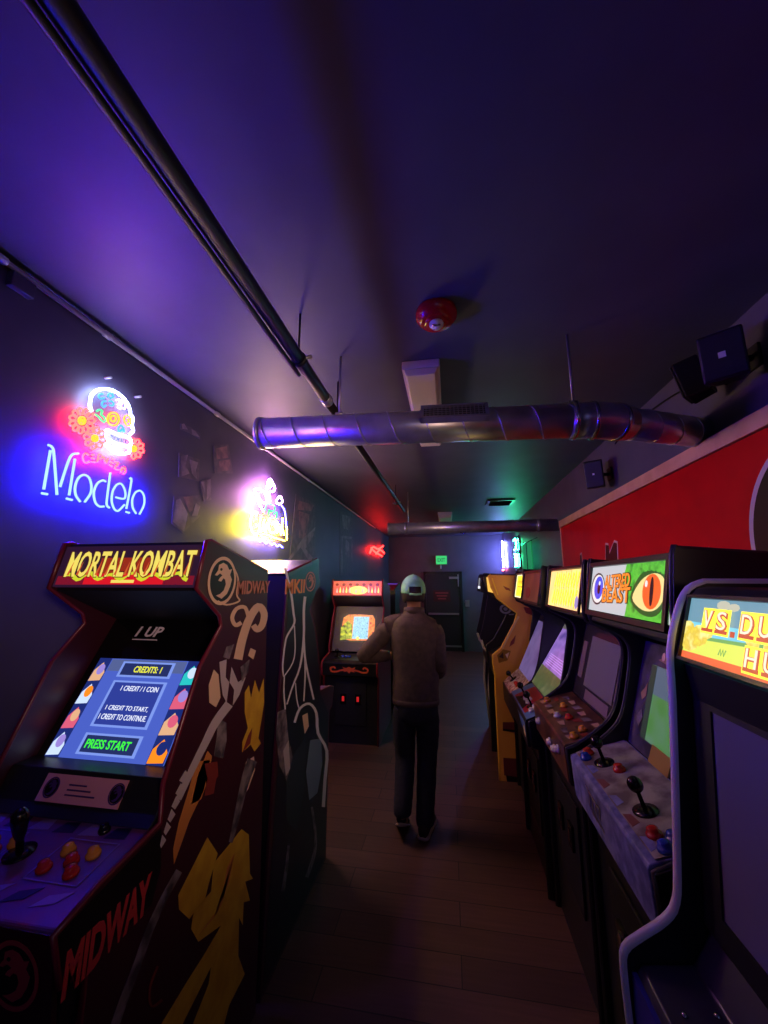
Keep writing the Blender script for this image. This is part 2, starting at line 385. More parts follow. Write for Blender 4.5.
# ------------------------------------------------------------------ loudspeakers
def speaker(loc, rz, tilt, w, h, d, label, badge=True, s=1.0):
    r = empty('loudspeaker', loc)
    M = Matrix.Rotation(rz, 4, 'Z') @ Matrix.Rotation(tilt, 4, 'X')
    def T(*q): return tuple(M @ V(q))
    sm = mat('speaker_cabinet', (30, 28, 34), .45, bump=.2); gm = mat('speaker_grille', (34, 32, 44), .5, bump=.5)
    mb = MB(); fp = [(-w/2, -d), (w/2, -d), (w/2*.66, 0), (-w/2*.66, 0)]
    mb.prism([T(x, y, -h/2) for x, y in fp], M.to_3x3() @ V((0, 0, h)), sm); mb.build('cabinet', r, .008)
    mb = MB(); mb.hexa([T(x*.46*2*w/2, y, z) for z in (-h*.46, h*.46) for x, y in ((-1, -d-.010), (1, -d-.010), (1, -d), (-1, -d))], gm); mb.build('grille', r, .006)
    if badge:
        mb = MB(); mb.hexa([T(x, y, z) for z in (-.012*s, .012*s) for x, y in ((-.012*s, -d-.0125), (.012*s, -d-.0125), (.012*s, -d-.0105), (-.012*s, -d-.0105))], mat('badge_white', (236, 232, 240), .3)); mb.build('badge', r)
    mb = MB(); mb.tube([T(0, -.02, 0), (XR-loc[0]-.012, .0, 0)], .014, black_matt); mb.box(XR-loc[0]-.012, XR-loc[0], -.04, .04, -.05, .05, black_matt); mb.build('wall_bracket', r)
    tag(r, label, 'loudspeaker', 'loudspeakers on the right wall'); return r
speaker((1.20, 1.74, 2.60), math.radians(-38), math.radians(12), .15, .20, .12, 'large black loudspeaker with a bright badge, nearest of those on the right wall', s=1.0)
speaker((1.21, 1.875, 2.62), math.radians(-135), math.radians(12), .13, .19, .10, 'black loudspeaker turned to the far end, back to back with the nearest one', False)
speaker((1.21, 3.28, 2.52), math.radians(-32), math.radians(10), .14, .22, .12, 'small black loudspeaker high on the right wall beyond the duct elbow', s=.6)
def cable(name, pts, r, label):
    mb = MB(); mb.tube(smooth(pts, 6), r, black_matt, 8); o = mb.build(name); tag(o, label, 'cable'); return o
cable('speaker_cable', [(XR-.008, .4, 2.72), (XR-.008, .9, 2.69), (XR-.008, 1.3, 2.705), (XR-.008, 1.5, 2.72), (XR-.008, 1.60, 2.74)], .006, 'thin black cable sagging along the right wall to the nearest loudspeaker')
cable('speaker_cable', [(XR-.008, 2.06, 2.68), (XR-.008, 2.4, 2.73), (XR-.008, 2.75, 2.745), (XR-.008, 3.0, 2.74), (XR-.008, 3.12, 2.72)], .005, 'thin black cable under the ceiling between the near and far loudspeakers')

# ------------------------------------------------------------------ wall art
poster_m = mat('dim_mural_print', (118, 108, 122), .55, noise=(16, (96, 90, 108)))
poster_l = mat('dim_mural_light', (170, 152, 164), .55, noise=(10, (120, 108, 124)))
poster_w = mat('dim_mural_warm', (176, 132, 138), .55, noise=(12, (120, 100, 116)))
wf = Frame((XL, 0, 0), (0, 1, 0), (0, 0, 1))
def mural(name, crop, base, polys, label):
    mb = MB(); bp = wf.pl(base, crop)
    decal(mb, wf, bp, wall_m if False else poster_m, .0, .003)
    for k, (pl, m) in enumerate(polys): decal(mb, wf, wf.pl(pl, crop), m, .0032+.0004*k, .0004)
    o = mb.build(name); tag(o, label, 'wall art', 'dim prints on the left wall'); return o
c3 = (150, 400, 6.4)
mural('wall_print', c3, [(185, 340), (315, 380), (310, 520), (180, 490)], [([(195, 360), (240, 350), (225, 420), (250, 470), (200, 490)], poster_l), ([(250, 380), (305, 400), (290, 450), (300, 510), (265, 470)], poster_l)], 'dim grey square print on the left wall, upper one right of the skull neon')
mural('wall_print', c3, [(405, 290), (500, 285), (530, 470), (410, 470)], [([(420, 310), (490, 295), (500, 370), (425, 380)], poster_w), ([(440, 390), (510, 380), (515, 450), (430, 460)], poster_w)], 'dim reddish print high on the left wall, nearest the yellow and pink neon')
mural('wall_print', c3, [(150, 620), (320, 610), (320, 740), (210, 850), (135, 790)], [([(165, 640), (190, 630), (240, 730), (215, 840), (145, 780)], poster_l), ([(210, 620), (270, 615), (275, 700), (250, 720)], poster_w), ([(290, 660), (318, 680), (300, 740), (265, 740)], poster_l)], 'large dim angular print low on the left wall above the nearest cabinet')
mural('wall_print', c3, [(320, 520), (395, 500), (390, 640), (340, 650)], [([(362, 515), (385, 505), (385, 610), (360, 640)], poster_l), ([(325, 525), (345, 520), (350, 600)], poster_l)], 'narrow dim print between the larger prints on the left wall')
mural('wall_print', c3, [(195, 150), (260, 175), (320, 215), (318, 250), (255, 215), (192, 185)], [([(200, 155), (215, 150), (240, 190), (205, 185)], poster_l), ([(262, 185), (290, 200), (315, 240), (268, 222)], poster_l)], 'small dim slanting strip of print at the top of the left wall')
c4 = (280, 480, 6.4)
mural('wall_print', c4, [(100, 90), (225, 150), (225, 520), (60, 520)], [([(110, 130), (215, 160), (200, 200), (115, 190)], poster_w), ([(120, 200), (190, 220), (160, 380), (120, 370)], poster_w), ([(140, 380), (225, 300), (210, 360), (160, 440), (210, 500), (180, 515), (130, 430), (65, 510), (50, 505)], poster_l)], 'tall dim print on the left wall just beyond the yellow and pink neon')
mural('wall_print', c4, [(380, 200), (465, 215), (465, 610), (380, 612)], [([(390, 360), (400, 360), (400, 605), (390, 605)], poster_l), ([(400, 355), (460, 365), (460, 380), (400, 372)], poster_l), ([(455, 380), (463, 380), (463, 520), (455, 520)], poster_l), ([(420, 380), (440, 400), (440, 500), (415, 470)], poster_l), ([(395, 220), (450, 235), (440, 320), (400, 310)], poster_l)], 'narrow pale framed print far along the left wall, above the lit red and yellow marquee')

# red wall lettering, tops showing over the cabinets
rf = Frame((XRED, 0, 0), (0, -1, 0), (0, 0, 1))
ink = mat('wall_ink', (14, 12, 14), .4); inkw = mat('wall_white_outline', (214, 200, 204), .45)
def wall_letter(poly, crop, label, cat='painted lettering'):
    pl = rf.pl(poly, crop); c = sum((V(q) for q in pl), V((0, 0)))/len(pl)
    out = [tuple(V(q)+(V(q)-c).normalized()*.018) for q in pl]
    mb = MB(); decal(mb, rf, out, inkw, .0, .002); decal(mb, rf, pl, ink, .0022, .001)
    o = mb.build('painted_letter', red_wall); o['label'] = label
c5 = (560, 500, 3.69)
wall_letter([(168, 330), (170, 165), (180, 168), (184, 200), (200, 156), (211, 160), (213, 235), (208, 330), (196, 330), (192, 222), (184, 330)], c5, 'tallest black white-edged letter on the red wall, above the orange lettered marquee')
wall_letter([(72, 330), (75, 205), (80, 200), (84, 240), (82, 330)], c5, 'thin black letter with a pale outline near the far end of the red wall')
wall_letter([(350, 330), (356, 212), (364, 210), (368, 330)], c5, 'black white-edged letter tip above the orange eye of the marquee')
wall_letter([(535, 330), (540, 190), (550, 186), (562, 205), (565, 330)], c5, 'black letter tip with a white outline behind the cabinet with the pale edge')
mb = MB(); cc = (1.53, 1.80)
decal(mb, rf, ell(-cc[0], cc[1], .335, .40, 64), inkw, 0, .002); decal(mb, rf, ell(-cc[0], cc[1], .31, .375, 64), ink, .0022, .001)
o = mb.build('painted_emblem', red_wall); o['label'] = 'large black disc with a white rim painted on the near end of the red wall'

# ------------------------------------------------------------------ neon
NEON = 4.0
def neon_mat(name, c): return glow('neon_'+name, c, NEON, raw=True)
N_BLUE = neon_mat('blue', (.11, .19, 44)); N_WHITE = neon_mat('white', (3.2, 4.0, 7)); N_RED = neon_mat('red', (6, .07, .06))
N_AMBER = neon_mat('amber', (3.4, .16, .012)); N_CYAN = neon_mat('cyan', (.02, .13, .5)); N_GREEN = neon_mat('green', (.02, .26, .09)); N_PINK = neon_mat('pink', (16, 5, 16))
N_MAG = neon_mat('magenta', (1.4, .4, 1.6)); N_YEL = neon_mat('yellow', (27, 20.5, .9)); N_ORG = neon_mat('orange', (9, 3.4, .3)); N_BLUE2 = neon_mat('deep_blue', (.5, .45, 14))
def strokes(name, fr, lst, m, root, r=.0048, crop=None, off=.03, sm=5):
    mb = MB(); fr = Frame(fr.o+fr.N*off, fr.U, fr.V); off = 0
    for st in lst:
        pts = fr.pl(st, crop); closed = len(st) > 3 and st[0] == st[-1]
        if closed: pts = pts[:-1]
        if len(pts) > 2 and sm: pts = smooth(pts, sm, closed)
        mb.tube([fr.P(a, b, off)-root.location for a, b in pts], r, m, 7, closed)
    return mb.build(name, root)
def petals(cx, cy, R, n, a0, a1, inner=.36, ph=0., sk=1.0):
    out = []
    for k in range(n):
        a = a0+(a1-a0)*k/n+ph; w = .62*(a1-a0)/n*.62
        def pt(rr, an): return (cx+R*rr*math.cos(an), cy+R*rr*math.sin(an)*sk)
        out.append([pt(inner+.1, a-w*.7), pt(.8, a-w*1.05), pt(.98, a), pt(.8, a+w*1.05), pt(inner+.1, a+w*.7)])
    return out
sg = empty('neon_sign', (XL, 1.5, 2.26))
k1 = (40, 370, 5.908)
LET = {
 'letter_m': [[(62, 475), (22, 705)], [(10, 728), (44, 734)], [(48, 443), (70, 455), (82, 500), (100, 738)], [(118, 690), (160, 560), (188, 502), (228, 493)], [(207, 525), (172, 740)], [(156, 759), (190, 768)]],
 'letter_o': [[(238, 778), (212, 740), (208, 690), (226, 640), (256, 620), (288, 634), (303, 680), (298, 730), (264, 780)]],
 'letter_d': [[(388, 660), (370, 652), (338, 672), (318, 722), (326, 780), (352, 806), (378, 806)], [(416, 606), (396, 760), (396, 800), (410, 814)]],
 'letter_e': [[(448, 752), (498, 760), (504, 720), (484, 676), (456, 676), (430, 716), (424, 776), (440, 822), (462, 832), (488, 808), (500, 796)]],
 'letter_l': [[(530, 642), (540, 655), (510, 820)], [(508, 838), (528, 844)]],
 'letter_o_end': [[(568, 848), (548, 812), (546, 762), (566, 722), (594, 714), (614, 744), (614, 796), (588, 852)]],
}
for nm, st in LET.items(): strokes('lettering', wf, st, N_BLUE, sg, crop=k1, sm=4)
k2 = (70, 380, 9.6)
strokes('skull_outline', wf, [[(205, 300), (190, 240), (205, 150), (260, 100), (340, 85), (430, 110), (510, 170), (560, 240), (580, 310)], [(575, 325), (602, 365), (594, 430), (604, 490), (572, 525)],
    [(345, 560), (350, 482), (440, 515), (570, 560), (572, 635), (470, 625), (400, 590), (345, 560)], [(345, 610), (395, 672), (470, 705), (560, 700), (572, 650)]], N_WHITE, sg, .0062, k2, sm=4)
strokes('skull_teeth', wf, [[(385, 525), (410, 540), (400, 560), (385, 525)], [(425, 545), (455, 552), (448, 585), (420, 575), (425, 545)], [(470, 555), (495, 562), (490, 595), (465, 590), (470, 555)], [(510, 565), (535, 572), (530, 605), (505, 600), (510, 565)]], mat('neon_dark_bend', (120, 130, 130), .3), sg, .003, k2, .038, 0)
strokes('forehead_flower', wf, [[(330, 170), (300, 180), (275, 160), (285, 135), (315, 135)], [(365, 165), (370, 135), (400, 130), (415, 160), (385, 175)], [(345, 205), (320, 205), (305, 235), (325, 260), (345, 240)], [(375, 205), (400, 205), (420, 230), (400, 250), (378, 238)]], N_CYAN, sg, .0045, k2)
strokes('temple_scroll', wf, [[(255, 300), (285, 285), (310, 300), (300, 330), (330, 360), (345, 400)], [(240, 330), (270, 350), (300, 385), (330, 405)]], N_GREEN, sg, .0045, k2)
strokes('brow_leaves', wf, [[(445, 195), (470, 185), (475, 215), (455, 240)], [(490, 190), (500, 215), (485, 250), (510, 275)], [(520, 215), (535, 250), (520, 280)], [(455, 260), (480, 275), (500, 265)]], N_MAG, sg, .004, k2)
strokes('eye_socket', wf, [ell(415, 375, 55, 62, 14)+[(470, 375)], ell(415, 370, 26, 28, 10)+[(441, 370)]], N_AMBER, sg, .0048, k2)
strokes('eye_socket', wf, [[(520, 360), (545, 340), (575, 355), (588, 400), (570, 440), (540, 430), (522, 390), (520, 360)], [(550, 370), (565, 395), (550, 410)]], N_YEL if False else N_AMBER, sg, .0045, k2)
strokes('nose', wf, [[(470, 500), (462, 470), (480, 435), (498, 440), (520, 480), (515, 498), (495, 475), (480, 498)]], N_CYAN, sg, .0045, k2)
for (cx, cy, R, n, a0, a1) in ((115, 390, 128, 11, 0, 2*PI), (240, 560, 110, 8, .2, 2*PI+.2), (612, 660, 100, 6, -PI*.55, PI*.72)):
    fl = strokes('flower', wf, petals(cx, cy, R, n, a0, a1), N_RED, sg, .0045, k2, sm=4)
    fc = strokes('flower_centre', wf, [ell(cx, cy, R*.26, R*.28, 8)+[(cx+R*.26, cy)], ell(cx, cy, R*.1, R*.1, 6)+[(cx+R*.1, cy)]], N_AMBER, sg, .0045, k2)
    fc.parent = fl
strokes('upper_lettering', wf, [[(178, 722), (150, 705), (122, 735), (135, 785), (165, 795), (185, 780)], [(205, 718), (228, 722)], [(205, 750), (235, 755)], [(205, 785), (240, 790)],
    [(262, 790), (275, 715), (305, 720), (310, 745), (280, 755)], [(325, 735), (345, 800), (365, 745)], [(392, 745), (420, 762)], [(385, 785), (412, 798)], [(378, 815), (405, 832)],
    [(430, 790), (462, 800), (428, 850), (465, 862)], [(485, 890), (500, 845), (525, 850), (530, 880), (510, 900)], [(480, 860), (500, 868)]], N_RED, sg, .0042, k2, sm=3)
for q in ((105, 378), (135, 397)):
    mb = MB(); p = at_x(*q, XL); mb.tube([p-sg.location, p+V((.035, 0, 0))-sg.location], .006, mat('clear_standoff', (225, 225, 235), .2)); mb.build('standoff', sg)
tag(sg, 'neon sign of a flowered skull over blue lettering on the left wall', 'neon sign', 'neon signs')

sg = empty('neon_sign', (XL, 3.2, 2.25)); k3 = (230, 460, 9.6)
strokes('pink_outline', wf, [[(235, 285), (285, 285), (330, 315), (355, 400), (310, 405), (265, 340), (235, 285)], [(250, 355), (290, 440), (325, 500)], [(355, 330), (358, 230), (382, 182), (405, 210), (430, 270), (412, 305), (385, 300), (372, 340), (385, 400)], [(375, 215), (395, 250), (375, 270)], [(445, 395), (480, 350), (502, 400), (470, 425), (445, 395)]], N_PINK, sg, .006, k3, .06)
strokes('green_scroll', wf, [[(335, 490), (350, 430), (390, 425), (430, 450), (420, 490), (370, 480)], [(375, 540), (370, 500), (400, 500)], [(420, 520), (450, 500), (445, 560)]], N_GREEN, sg, .006, k3, .06)
strokes('yellow_lettering', wf, [[(262, 508), (215, 520), (198, 600), (215, 690), (262, 700), (285, 650), (250, 620)], [(300, 540), (285, 620), (300, 690)], [(330, 570), (318, 640), (340, 690), (355, 600)], [(385, 560), (372, 640), (395, 700)], [(400, 620), (430, 600), (440, 680), (410, 700)], [(455, 600), (450, 700), (475, 640), (490, 720)], [(505, 560), (500, 650), (520, 720)]], N_YEL, sg, .0065, k3, .06)
strokes('orange_underline', wf, [[(290, 715), (350, 715), (430, 745), (525, 775)], [(300, 735), (340, 745)], [(545, 640), (545, 770)]], N_ORG, sg, .006, k3, .06)
strokes('blue_bar', wf, [[(495, 440), (522, 480), (535, 560), (540, 640)]], N_BLUE2, sg, .006, k3, .06)
strokes('blue_wave', wf, [[(230, 765), (260, 755), (290, 785), (315, 770), (345, 800), (370, 785), (400, 815), (425, 800), (455, 830), (475, 815), (505, 840)]], N_BLUE2, sg, .006, k3, .06)
tag(sg, 'neon sign with pink outline, yellow lettering and blue wave on the left wall', 'neon sign', 'neon signs')

sg = empty('neon_sign', (XL, 8.4, 2.35))
N_RED2 = neon_mat('scarlet', (4.5, .05, .04))
strokes('red_figure', wf, [[(370, 553), (373, 547), (378, 549), (383, 546)], [(376, 554), (380, 550), (384, 553)], [(371, 548), (375, 552), (382, 556)]], N_RED2, sg, .02, None, .05)
tag(sg, 'small red neon sign far along the left wall', 'neon sign', 'neon signs')
# right wall, far end
rf2 = Frame((XR, 0, 0), (0, -1, 0), (0, 0, 1))
sg = empty('neon_sign', (XR, 9.0, 2.32))
mb = MB(); 
mb.tube([(-.05, .55, -.32), (-.05, .55, .30)], .013, neon_mat('bluewhite', (10, 11, 46)), 10)
mb.build('blue_tube', sg)
mb = MB(); mb.tube([(-.06, .48, -.38), (-.06, .62, -.38)], .02, neon_mat('salmon', (4, .5, .3)), 8); mb.build('red_tube', sg)
tag(sg, 'upright blue white neon with a red foot at the far end of the right wall', 'neon sign', 'neon signs')
sg = empty('neon_sign', (XR, 7.6, 2.2))
N_GRN2 = neon_mat('emerald', (.5, 16, 6)); mb = MB()
mb.tube([(-.05, .3, .26), (-.05, .1, .28), (-.05, .0, .18), (-.05, .1, .08), (-.05, .3, .08)], .012, N_GRN2, 8); mb.tube([(-.05, .3, .0), (-.05, .05, -.02), (-.05, .05, -.24), (-.05, .3, -.24)], .012, N_GRN2, 8); mb.tube([(-.05, .2, -.02), (-.05, .2, -.22)], .012, N_GRN2, 8); mb.build('green_tube', sg)
MB().box(-.02, 0, -.1, .38, -.3, .32, mat('neon_back_panel', (30, 50, 44), .2)).build('back_panel', sg)
tag(sg, 'green neon sign on the right wall beyond the red section', 'neon sign', 'neon signs')
bn = empty('green_glow_panel', (XR-.10, 6.35, 2.1))
MB().box(-.006, .006, -.35, .35, -.25, .16, glow('imitated_green_glow', (14, 150, 84), .55)).build('glow_sheet', bn)  # emission put into the panel to imitate green neon light on the wall
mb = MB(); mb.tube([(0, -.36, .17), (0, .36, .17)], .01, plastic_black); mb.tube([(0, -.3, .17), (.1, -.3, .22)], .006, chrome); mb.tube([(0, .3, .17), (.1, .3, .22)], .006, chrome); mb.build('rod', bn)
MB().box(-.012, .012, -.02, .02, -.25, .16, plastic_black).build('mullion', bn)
tag(bn, 'panel with an imitated green neon glow and a black upright on the right wall, before the green neon', 'wall panel')
# ------------------------------------------------------------------ arcade cabinets
class Cab:
    """depth d runs from the front to the back of the cabinet, z is up, x across the front"""
    def __init__(s, name, label, face, c, d0, W, group='upright arcade cabinets', t=.02):
        s.W = W; s.d0 = d0; s.t = t
        if face == 'near': s.r = empty(name, (c, d0, 0), 0)
        elif face == 'away': s.r = empty(name, (c, 3.48-d0, 0), PI)
        else: s.r = empty(name, (d0, c, 0), -PI/2)
        tag(s.r, label, 'arcade machine', group)
        s.M = Matrix.Translation(s.r.location) @ Matrix.Rotation(s.r.rotation_euler.z, 4, 'Z')
        s.xi = W/2-s.t-.001
    def l(s, pts): return [(d-s.d0, z) for d, z in pts]
    def sides(s, prof, m, trim=None, tr=.007, trim_n=None, which='both'):
        out = []
        for k, (a, b) in enumerate(((-s.W/2, -s.W/2+s.t), (s.W/2-s.t, s.W/2))):
            o = MB().prof(s.l(prof), a, b, m).build('side_panel', s.r, .002); out.append(o)
            if trim:
                n = trim_n or len(prof); x = (a+b)/2
                mb = MB(); mb.tube([(x, d, z) for d, z in s.l(prof[:n])], tr, trim, 8); mb.build('edge_trim', o)
        s.left, s.right = out
        return out
    def prism(s, name, poly, m, parent=None, bev=.003, x0=None, x1=None):
        return MB().prof(s.l(poly), -s.xi if x0 is None else x0, s.xi if x1 is None else x1, m).build(name, parent or s.r, bev)
    def slab(s, name, p0, p1, m, th=.012, x0=None, x1=None, parent=None, lift=0., bev=0.):
        x0 = -s.xi if x0 is None else x0; x1 = s.xi if x1 is None else x1
        fr = Frame((x0, p0[0]-s.d0, p0[1]), (1, 0, 0), (0, p1[0]-p0[0], p1[1]-p0[1]), s.M)
        fr.w = x1-x0; fr.h = math.hypot(p1[0]-p0[0], p1[1]-p0[1])
        mb = MB(); mb.hexa([fr.P(a, b, e) for e in (lift-th, lift) for a, b in ((0, 0), (fr.w, 0), (fr.w, fr.h), (0, fr.h))], m)
        o = mb.build(name, parent or s.r, bev); fr.o = fr.o+fr.N*lift; fr.ob = o
        return fr
    def side_frame(s, right=True):
        x = s.W/2 if right else -s.W/2
        return Frame((x, 0, 0), (0, 1, 0) if right else (0, -1, 0), (0, 0, 1), s.M)
def rect(a0, a1, b0, b1): return [(a0, b0), (a1, b0), (a1, b1), (a0, b1)]
def button(c, fr, a, b, r, m, parent, name='push_button'):
    mb = MB(); mb.lathe([(r*1.35, 0), (r*1.35, .006), (r*1.1, .010), (r, .010), (r*.95, .018), (r*.5, .0205), (.001, .021)], m, fr.P(a, b, 0), fr.N, 16)
    return mb.build(name, parent)
def joystick(fr, a, b, parent, bat=False, h=.085):
    mb = MB(); P = lambda e: fr.P(a, b, e)
    mb.lathe([(.034, 0), (.034, .003), (.012, .006)], plastic_black, P(0), fr.N, 20)
    if bat: mb.lathe([(.008, .004), (.009, h*.35), (.014, h*.5), (.019, h*.8), (.018, h*.98), (.010, h*1.08), (.001, h*1.1)], plastic_black, P(0), fr.N, 18)
    else: mb.lathe([(.006, .004), (.006, h*.65)]+[(.021*math.sin(PI*k/10+.02), h*.82-.021*math.cos(PI*k/10)) for k in range(1, 11)], plastic_black, P(0), fr.N, 18)
    return mb.build('joystick', parent)
def coin_door(c, p0, p1, parent=None, lit=True):
    fr = c.slab('coin_door', p0, p1, black_matt, .01, -.17, .17, lift=.012, bev=.003)
    for a in (.09, .25):
        mb = MB(); b = fr.h*.62
        mb.hexa([fr.P(x, y, e) for e in (0, .012) for x, y in rect(a-.03, a+.03, b-.05, b+.05)], plastic_black)
        mb.hexa([fr.P(x, y, e) for e in (.012, .016) for x, y in rect(a-.012, a+.012, b-.02, b+.028)], glow('coin_slot_red', (200, 30, 34), .7) if lit else chrome)
        mb.build('coin_slot', fr.ob)
    return fr

# dragon-like roundel used on the first two cabinets: ring with a curling beast head inside
def roundel(mb, fr, cx, cy, rx, ry, m, flip=1):
    pts = ell(cx, cy, rx, ry, 36)
    for i in range(36):
        a, b = pts[i], pts[(i+1) % 36]; k = .86
        decal(mb, fr, [a, b, (cx+(b[0]-cx)*k, cy+(b[1]-cy)*k), (cx+(a[0]-cx)*k, cy+(a[1]-cy)*k)], m)
    decal(mb, fr, ell(cx, cy, rx*.84, ry*.84, 32), black_p, .0006, .0004)
    B = [(-.58, .22), (-.38, .42), (-.34, .64), (-.05, .74), (.22, .66), (.40, .46), (.62, .50), (.50, .25), (.66, .05), (.56, -.25), (.36, -.55), (.0, -.74), (-.40, -.60), (-.12, -.54), (.12, -.40), (.24, -.15), (.16, .05), (.02, .10), (-.12, -.04), (-.32, .0), (-.22, .12), (-.05, .22), (-.24, .30), (-.42, .20)]
    decal(mb, fr, [(cx+a*rx*flip, cy+b*ry) for a, b in B], m, .0014)
    decal(mb, fr, ell(cx-.18*rx*flip, cy+.46*ry, rx*.08, ry*.06, 8), black_p, .0024)

BTN_R = mat('red_button', (196, 40, 36), .2); BTN_Y = mat('amber_button', (222, 150, 50), .2); BTN_W = mat('white_button', (220, 214, 210), .2); BTN_B = mat('blue_button', (40, 70, 190), .2)
grey_trim = mat('grey_edge_trim', (58, 55, 62), .4)
maroon_trim = mat('maroon_edge_trim', (110, 26, 50), .3)

P_M = [(.88, 0), (.88, .835), (.82, .85), (.79, .96), (.885, .985), (1.075, 1.006), (1.073, 1.106), (1.195, 1.39), (1.30, 1.505), (1.285, 1.545), (1.145, 1.641), (1.177, 1.796), (1.20, 1.800), (1.63, 1.706), (1.715, .375), (1.722, 0)]
def tall_fighter(name, label, face, lit, group='upright arcade cabinets'):
    c = Cab(name, label, face, -1.0875, 1.25, .575, group, .013)
    c.sides(P_M, maroon, maroon_trim, .0075, 14)
    mb = MB(); x = c.xi
    for poly in ([(.90, 0), (.92, 0), (.92, .83), (.90, .83)], [(1.69, .02), (1.71, .02), (1.62, 1.69), (1.60, 1.69)], [(1.19, 1.775), (1.195, 1.795), (1.62, 1.703), (1.615, 1.683)], [(.92, 0), (1.69, 0), (1.69, .02), (.92, .02)]):
        mb.prof(c.l(poly), -x, x, black)
    mb.build('body', c.r)
    return c
# ---- nearest cabinet on the left
c = tall_fighter('arcade_cabinet', 'nearest cabinet on the left, maroon, blue credit screen lit, gold and cream side art', 'near', True)
c1 = c
fr = c.slab('marquee', (1.15, 1.645), (1.183, 1.785), glow('marquee_night', (46, 20, 48), .6), .015)
mb = MB(); W, H = fr.w, fr.h
gl_red = glow('marquee_red', (206, 18, 34), .9); gl_red2 = glow('marquee_dim_red', (130, 16, 42), .7); gl_hot = glow('marquee_hot', (255, 190, 60), 1.0)
decal(mb, fr, rect(.01, W-.01, .006, .036), gl_red2); decal(mb, fr, rect(W*.22, W*.78, .007, .045), gl_red, .0012)
decal(mb, fr, rect(W*.3, W*.66, .044, .10), glow('marquee_ember', (150, 40, 20), .8), .0012)
wave = [(W*.06+W*.88*i/40, .034+.010*math.sin(i*.9)*(1-.3*math.cos(i*.4))) for i in range(41)]
ribbon_decal(mb, fr, wave, [.004+.010*abs(math.sin(i*.45)) for i in range(41)], glow('marquee_lime', (196, 204, 40), .9), .002)
gold = glow('marquee_gold', (226, 206, 92), .95); goldd = glow('marquee_gold_rim', (96, 40, 22), .6)
decal(mb, fr, rect(W*.42, W*.58, .012, .022), gold, .002)
mb.build('artwork', fr.ob)
mb = MB(); text(mb, fr, 'MORTAL KOMBAT', W*.515, H*.54, .098, goldd, w=W*.92, e=.0022, bold=.045); text(mb, fr, 'MORTAL KOMBAT', W*.515, H*.54, .092, gold, w=W*.90, e=.0034, bold=.015)
for k in range(13): decal(mb, fr, [(W*(.085+.0685*k), H*.27), (W*(.10+.0685*k), H*.27), (W*(.107+.0685*k), H*.60), (W*(.10+.0685*k), H*.50)], glow('marquee_rust', (196, 84, 40), .9), .0044)
mb.build('lettering', fr.ob)
c.prism('speaker_panel', [(1.165, 1.632), (1.17, 1.642), (1.45, 1.52), (1.445, 1.505)], black_matt)
# monitor glass, screen, card
gz = lambda z: 1.18+(z-1.095)*.614
fr = c.slab('monitor_bezel', (gz(1.04), 1.04), (gz(1.51), 1.51), black_gloss, .012)
bz = fr
mb = MB(); q = fr.pix(150, 632); text(mb, fr, '1 UP', q[0], q[1], .042, mat('bezel_print', (236, 226, 240), .4), w=.115, shear=.2, bold=.03); decal(mb, fr, rect(q[0]-.06, q[0]+.05, q[1]-.034, q[1]-.03), MC['bezel_print'])
mb.build('lettering', bz.ob)
s0, s1 = .0725, .0725+.434; z0 = 1.095; zz = lambda k: z0+k*.277
sc = c.slab('screen', (gz(1.095), 1.095), (gz(1.372), 1.372), glow('screen_blue', (70, 92, 190), .9), .004, -.31+s0, -.31+s1, lift=.004)
W, H = sc.w, sc.h; mb = MB()
fire = [glow('screen_'+n, cc_, .9) for n, cc_ in (('teal', (40, 190, 190)), ('rose', (214, 90, 120)), ('skin', (220, 170, 130)), ('navy', (24, 40, 110)), ('flame', (250, 140, 30)), ('lilac', (150, 130, 210)), ('pale', (200, 220, 250)))]
rnd = random.Random(3)
for side in (0, 1):
    a0, a1 = (0, W*.12) if side == 0 else (W*.86, W)
    decal(mb, sc, rect(a0, a1, 0, H), fire[3], .0005)
    seq = [(fire[6], fire[5]), (fire[1], fire[2]), (fire[6], fire[4]), (fire[2], fire[5])] if side == 0 else [(fire[4], fire[3]), (fire[2], fire[1]), (fire[1], fire[5]), (fire[0], fire[6])]
    for k, (A, B) in enumerate(seq):
        y0 = H*(.02+.24*k); cx = (a0+a1)/2
        decal(mb, sc, [(a0+.002, y0), (a1-.004, y0+.004), (a1-.002, y0+H*.10), (cx, y0+H*.21), (a0+.004, y0+H*.12)], A, .0014)
        decal(mb, sc, ell(cx+.004, y0+H*.13, (a1-a0)*.28, H*.06, 12), B, .0024)
bl_d = glow('screen_indigo', (44, 60, 150), .85); bl_l = glow('screen_sky', (120, 146, 226), .9); bl_n = glow('screen_slate', (34, 46, 100), .8)
decal(mb, sc, rect(W*.13, W*.85, H*.86, H*.99), glow('screen_grey', (84, 98, 150), .8), .0006)
for (b0, b1) in ((.80, .97), (.30, .76), (.05, .24)):
    decal(mb, sc, rect(W*.25, W*.75, H*b0, H*b1), bl_l, .0014); decal(mb, sc, rect(W*.275, W*.725, H*(b0+.02), H*(b1-.02)), bl_n if b0 != .30 else bl_d, .0024)
mb.build('picture', sc.ob)
mb = MB(); wh = glow('screen_white', (226, 232, 250), 1.0); gr = glow('screen_green', (60, 230, 60), 1.0); ye = glow('screen_yellow', (220, 220, 60), 1.0)
text(mb, sc, 'CREDITS: 1', W*.52, H*.885, H*.07, ye, w=W*.26, e=.0034, bold=.02); text(mb, sc, '1 CREDIT / 1 COIN', W*.53, H*.68, H*.052, wh, w=W*.34, e=.0034)
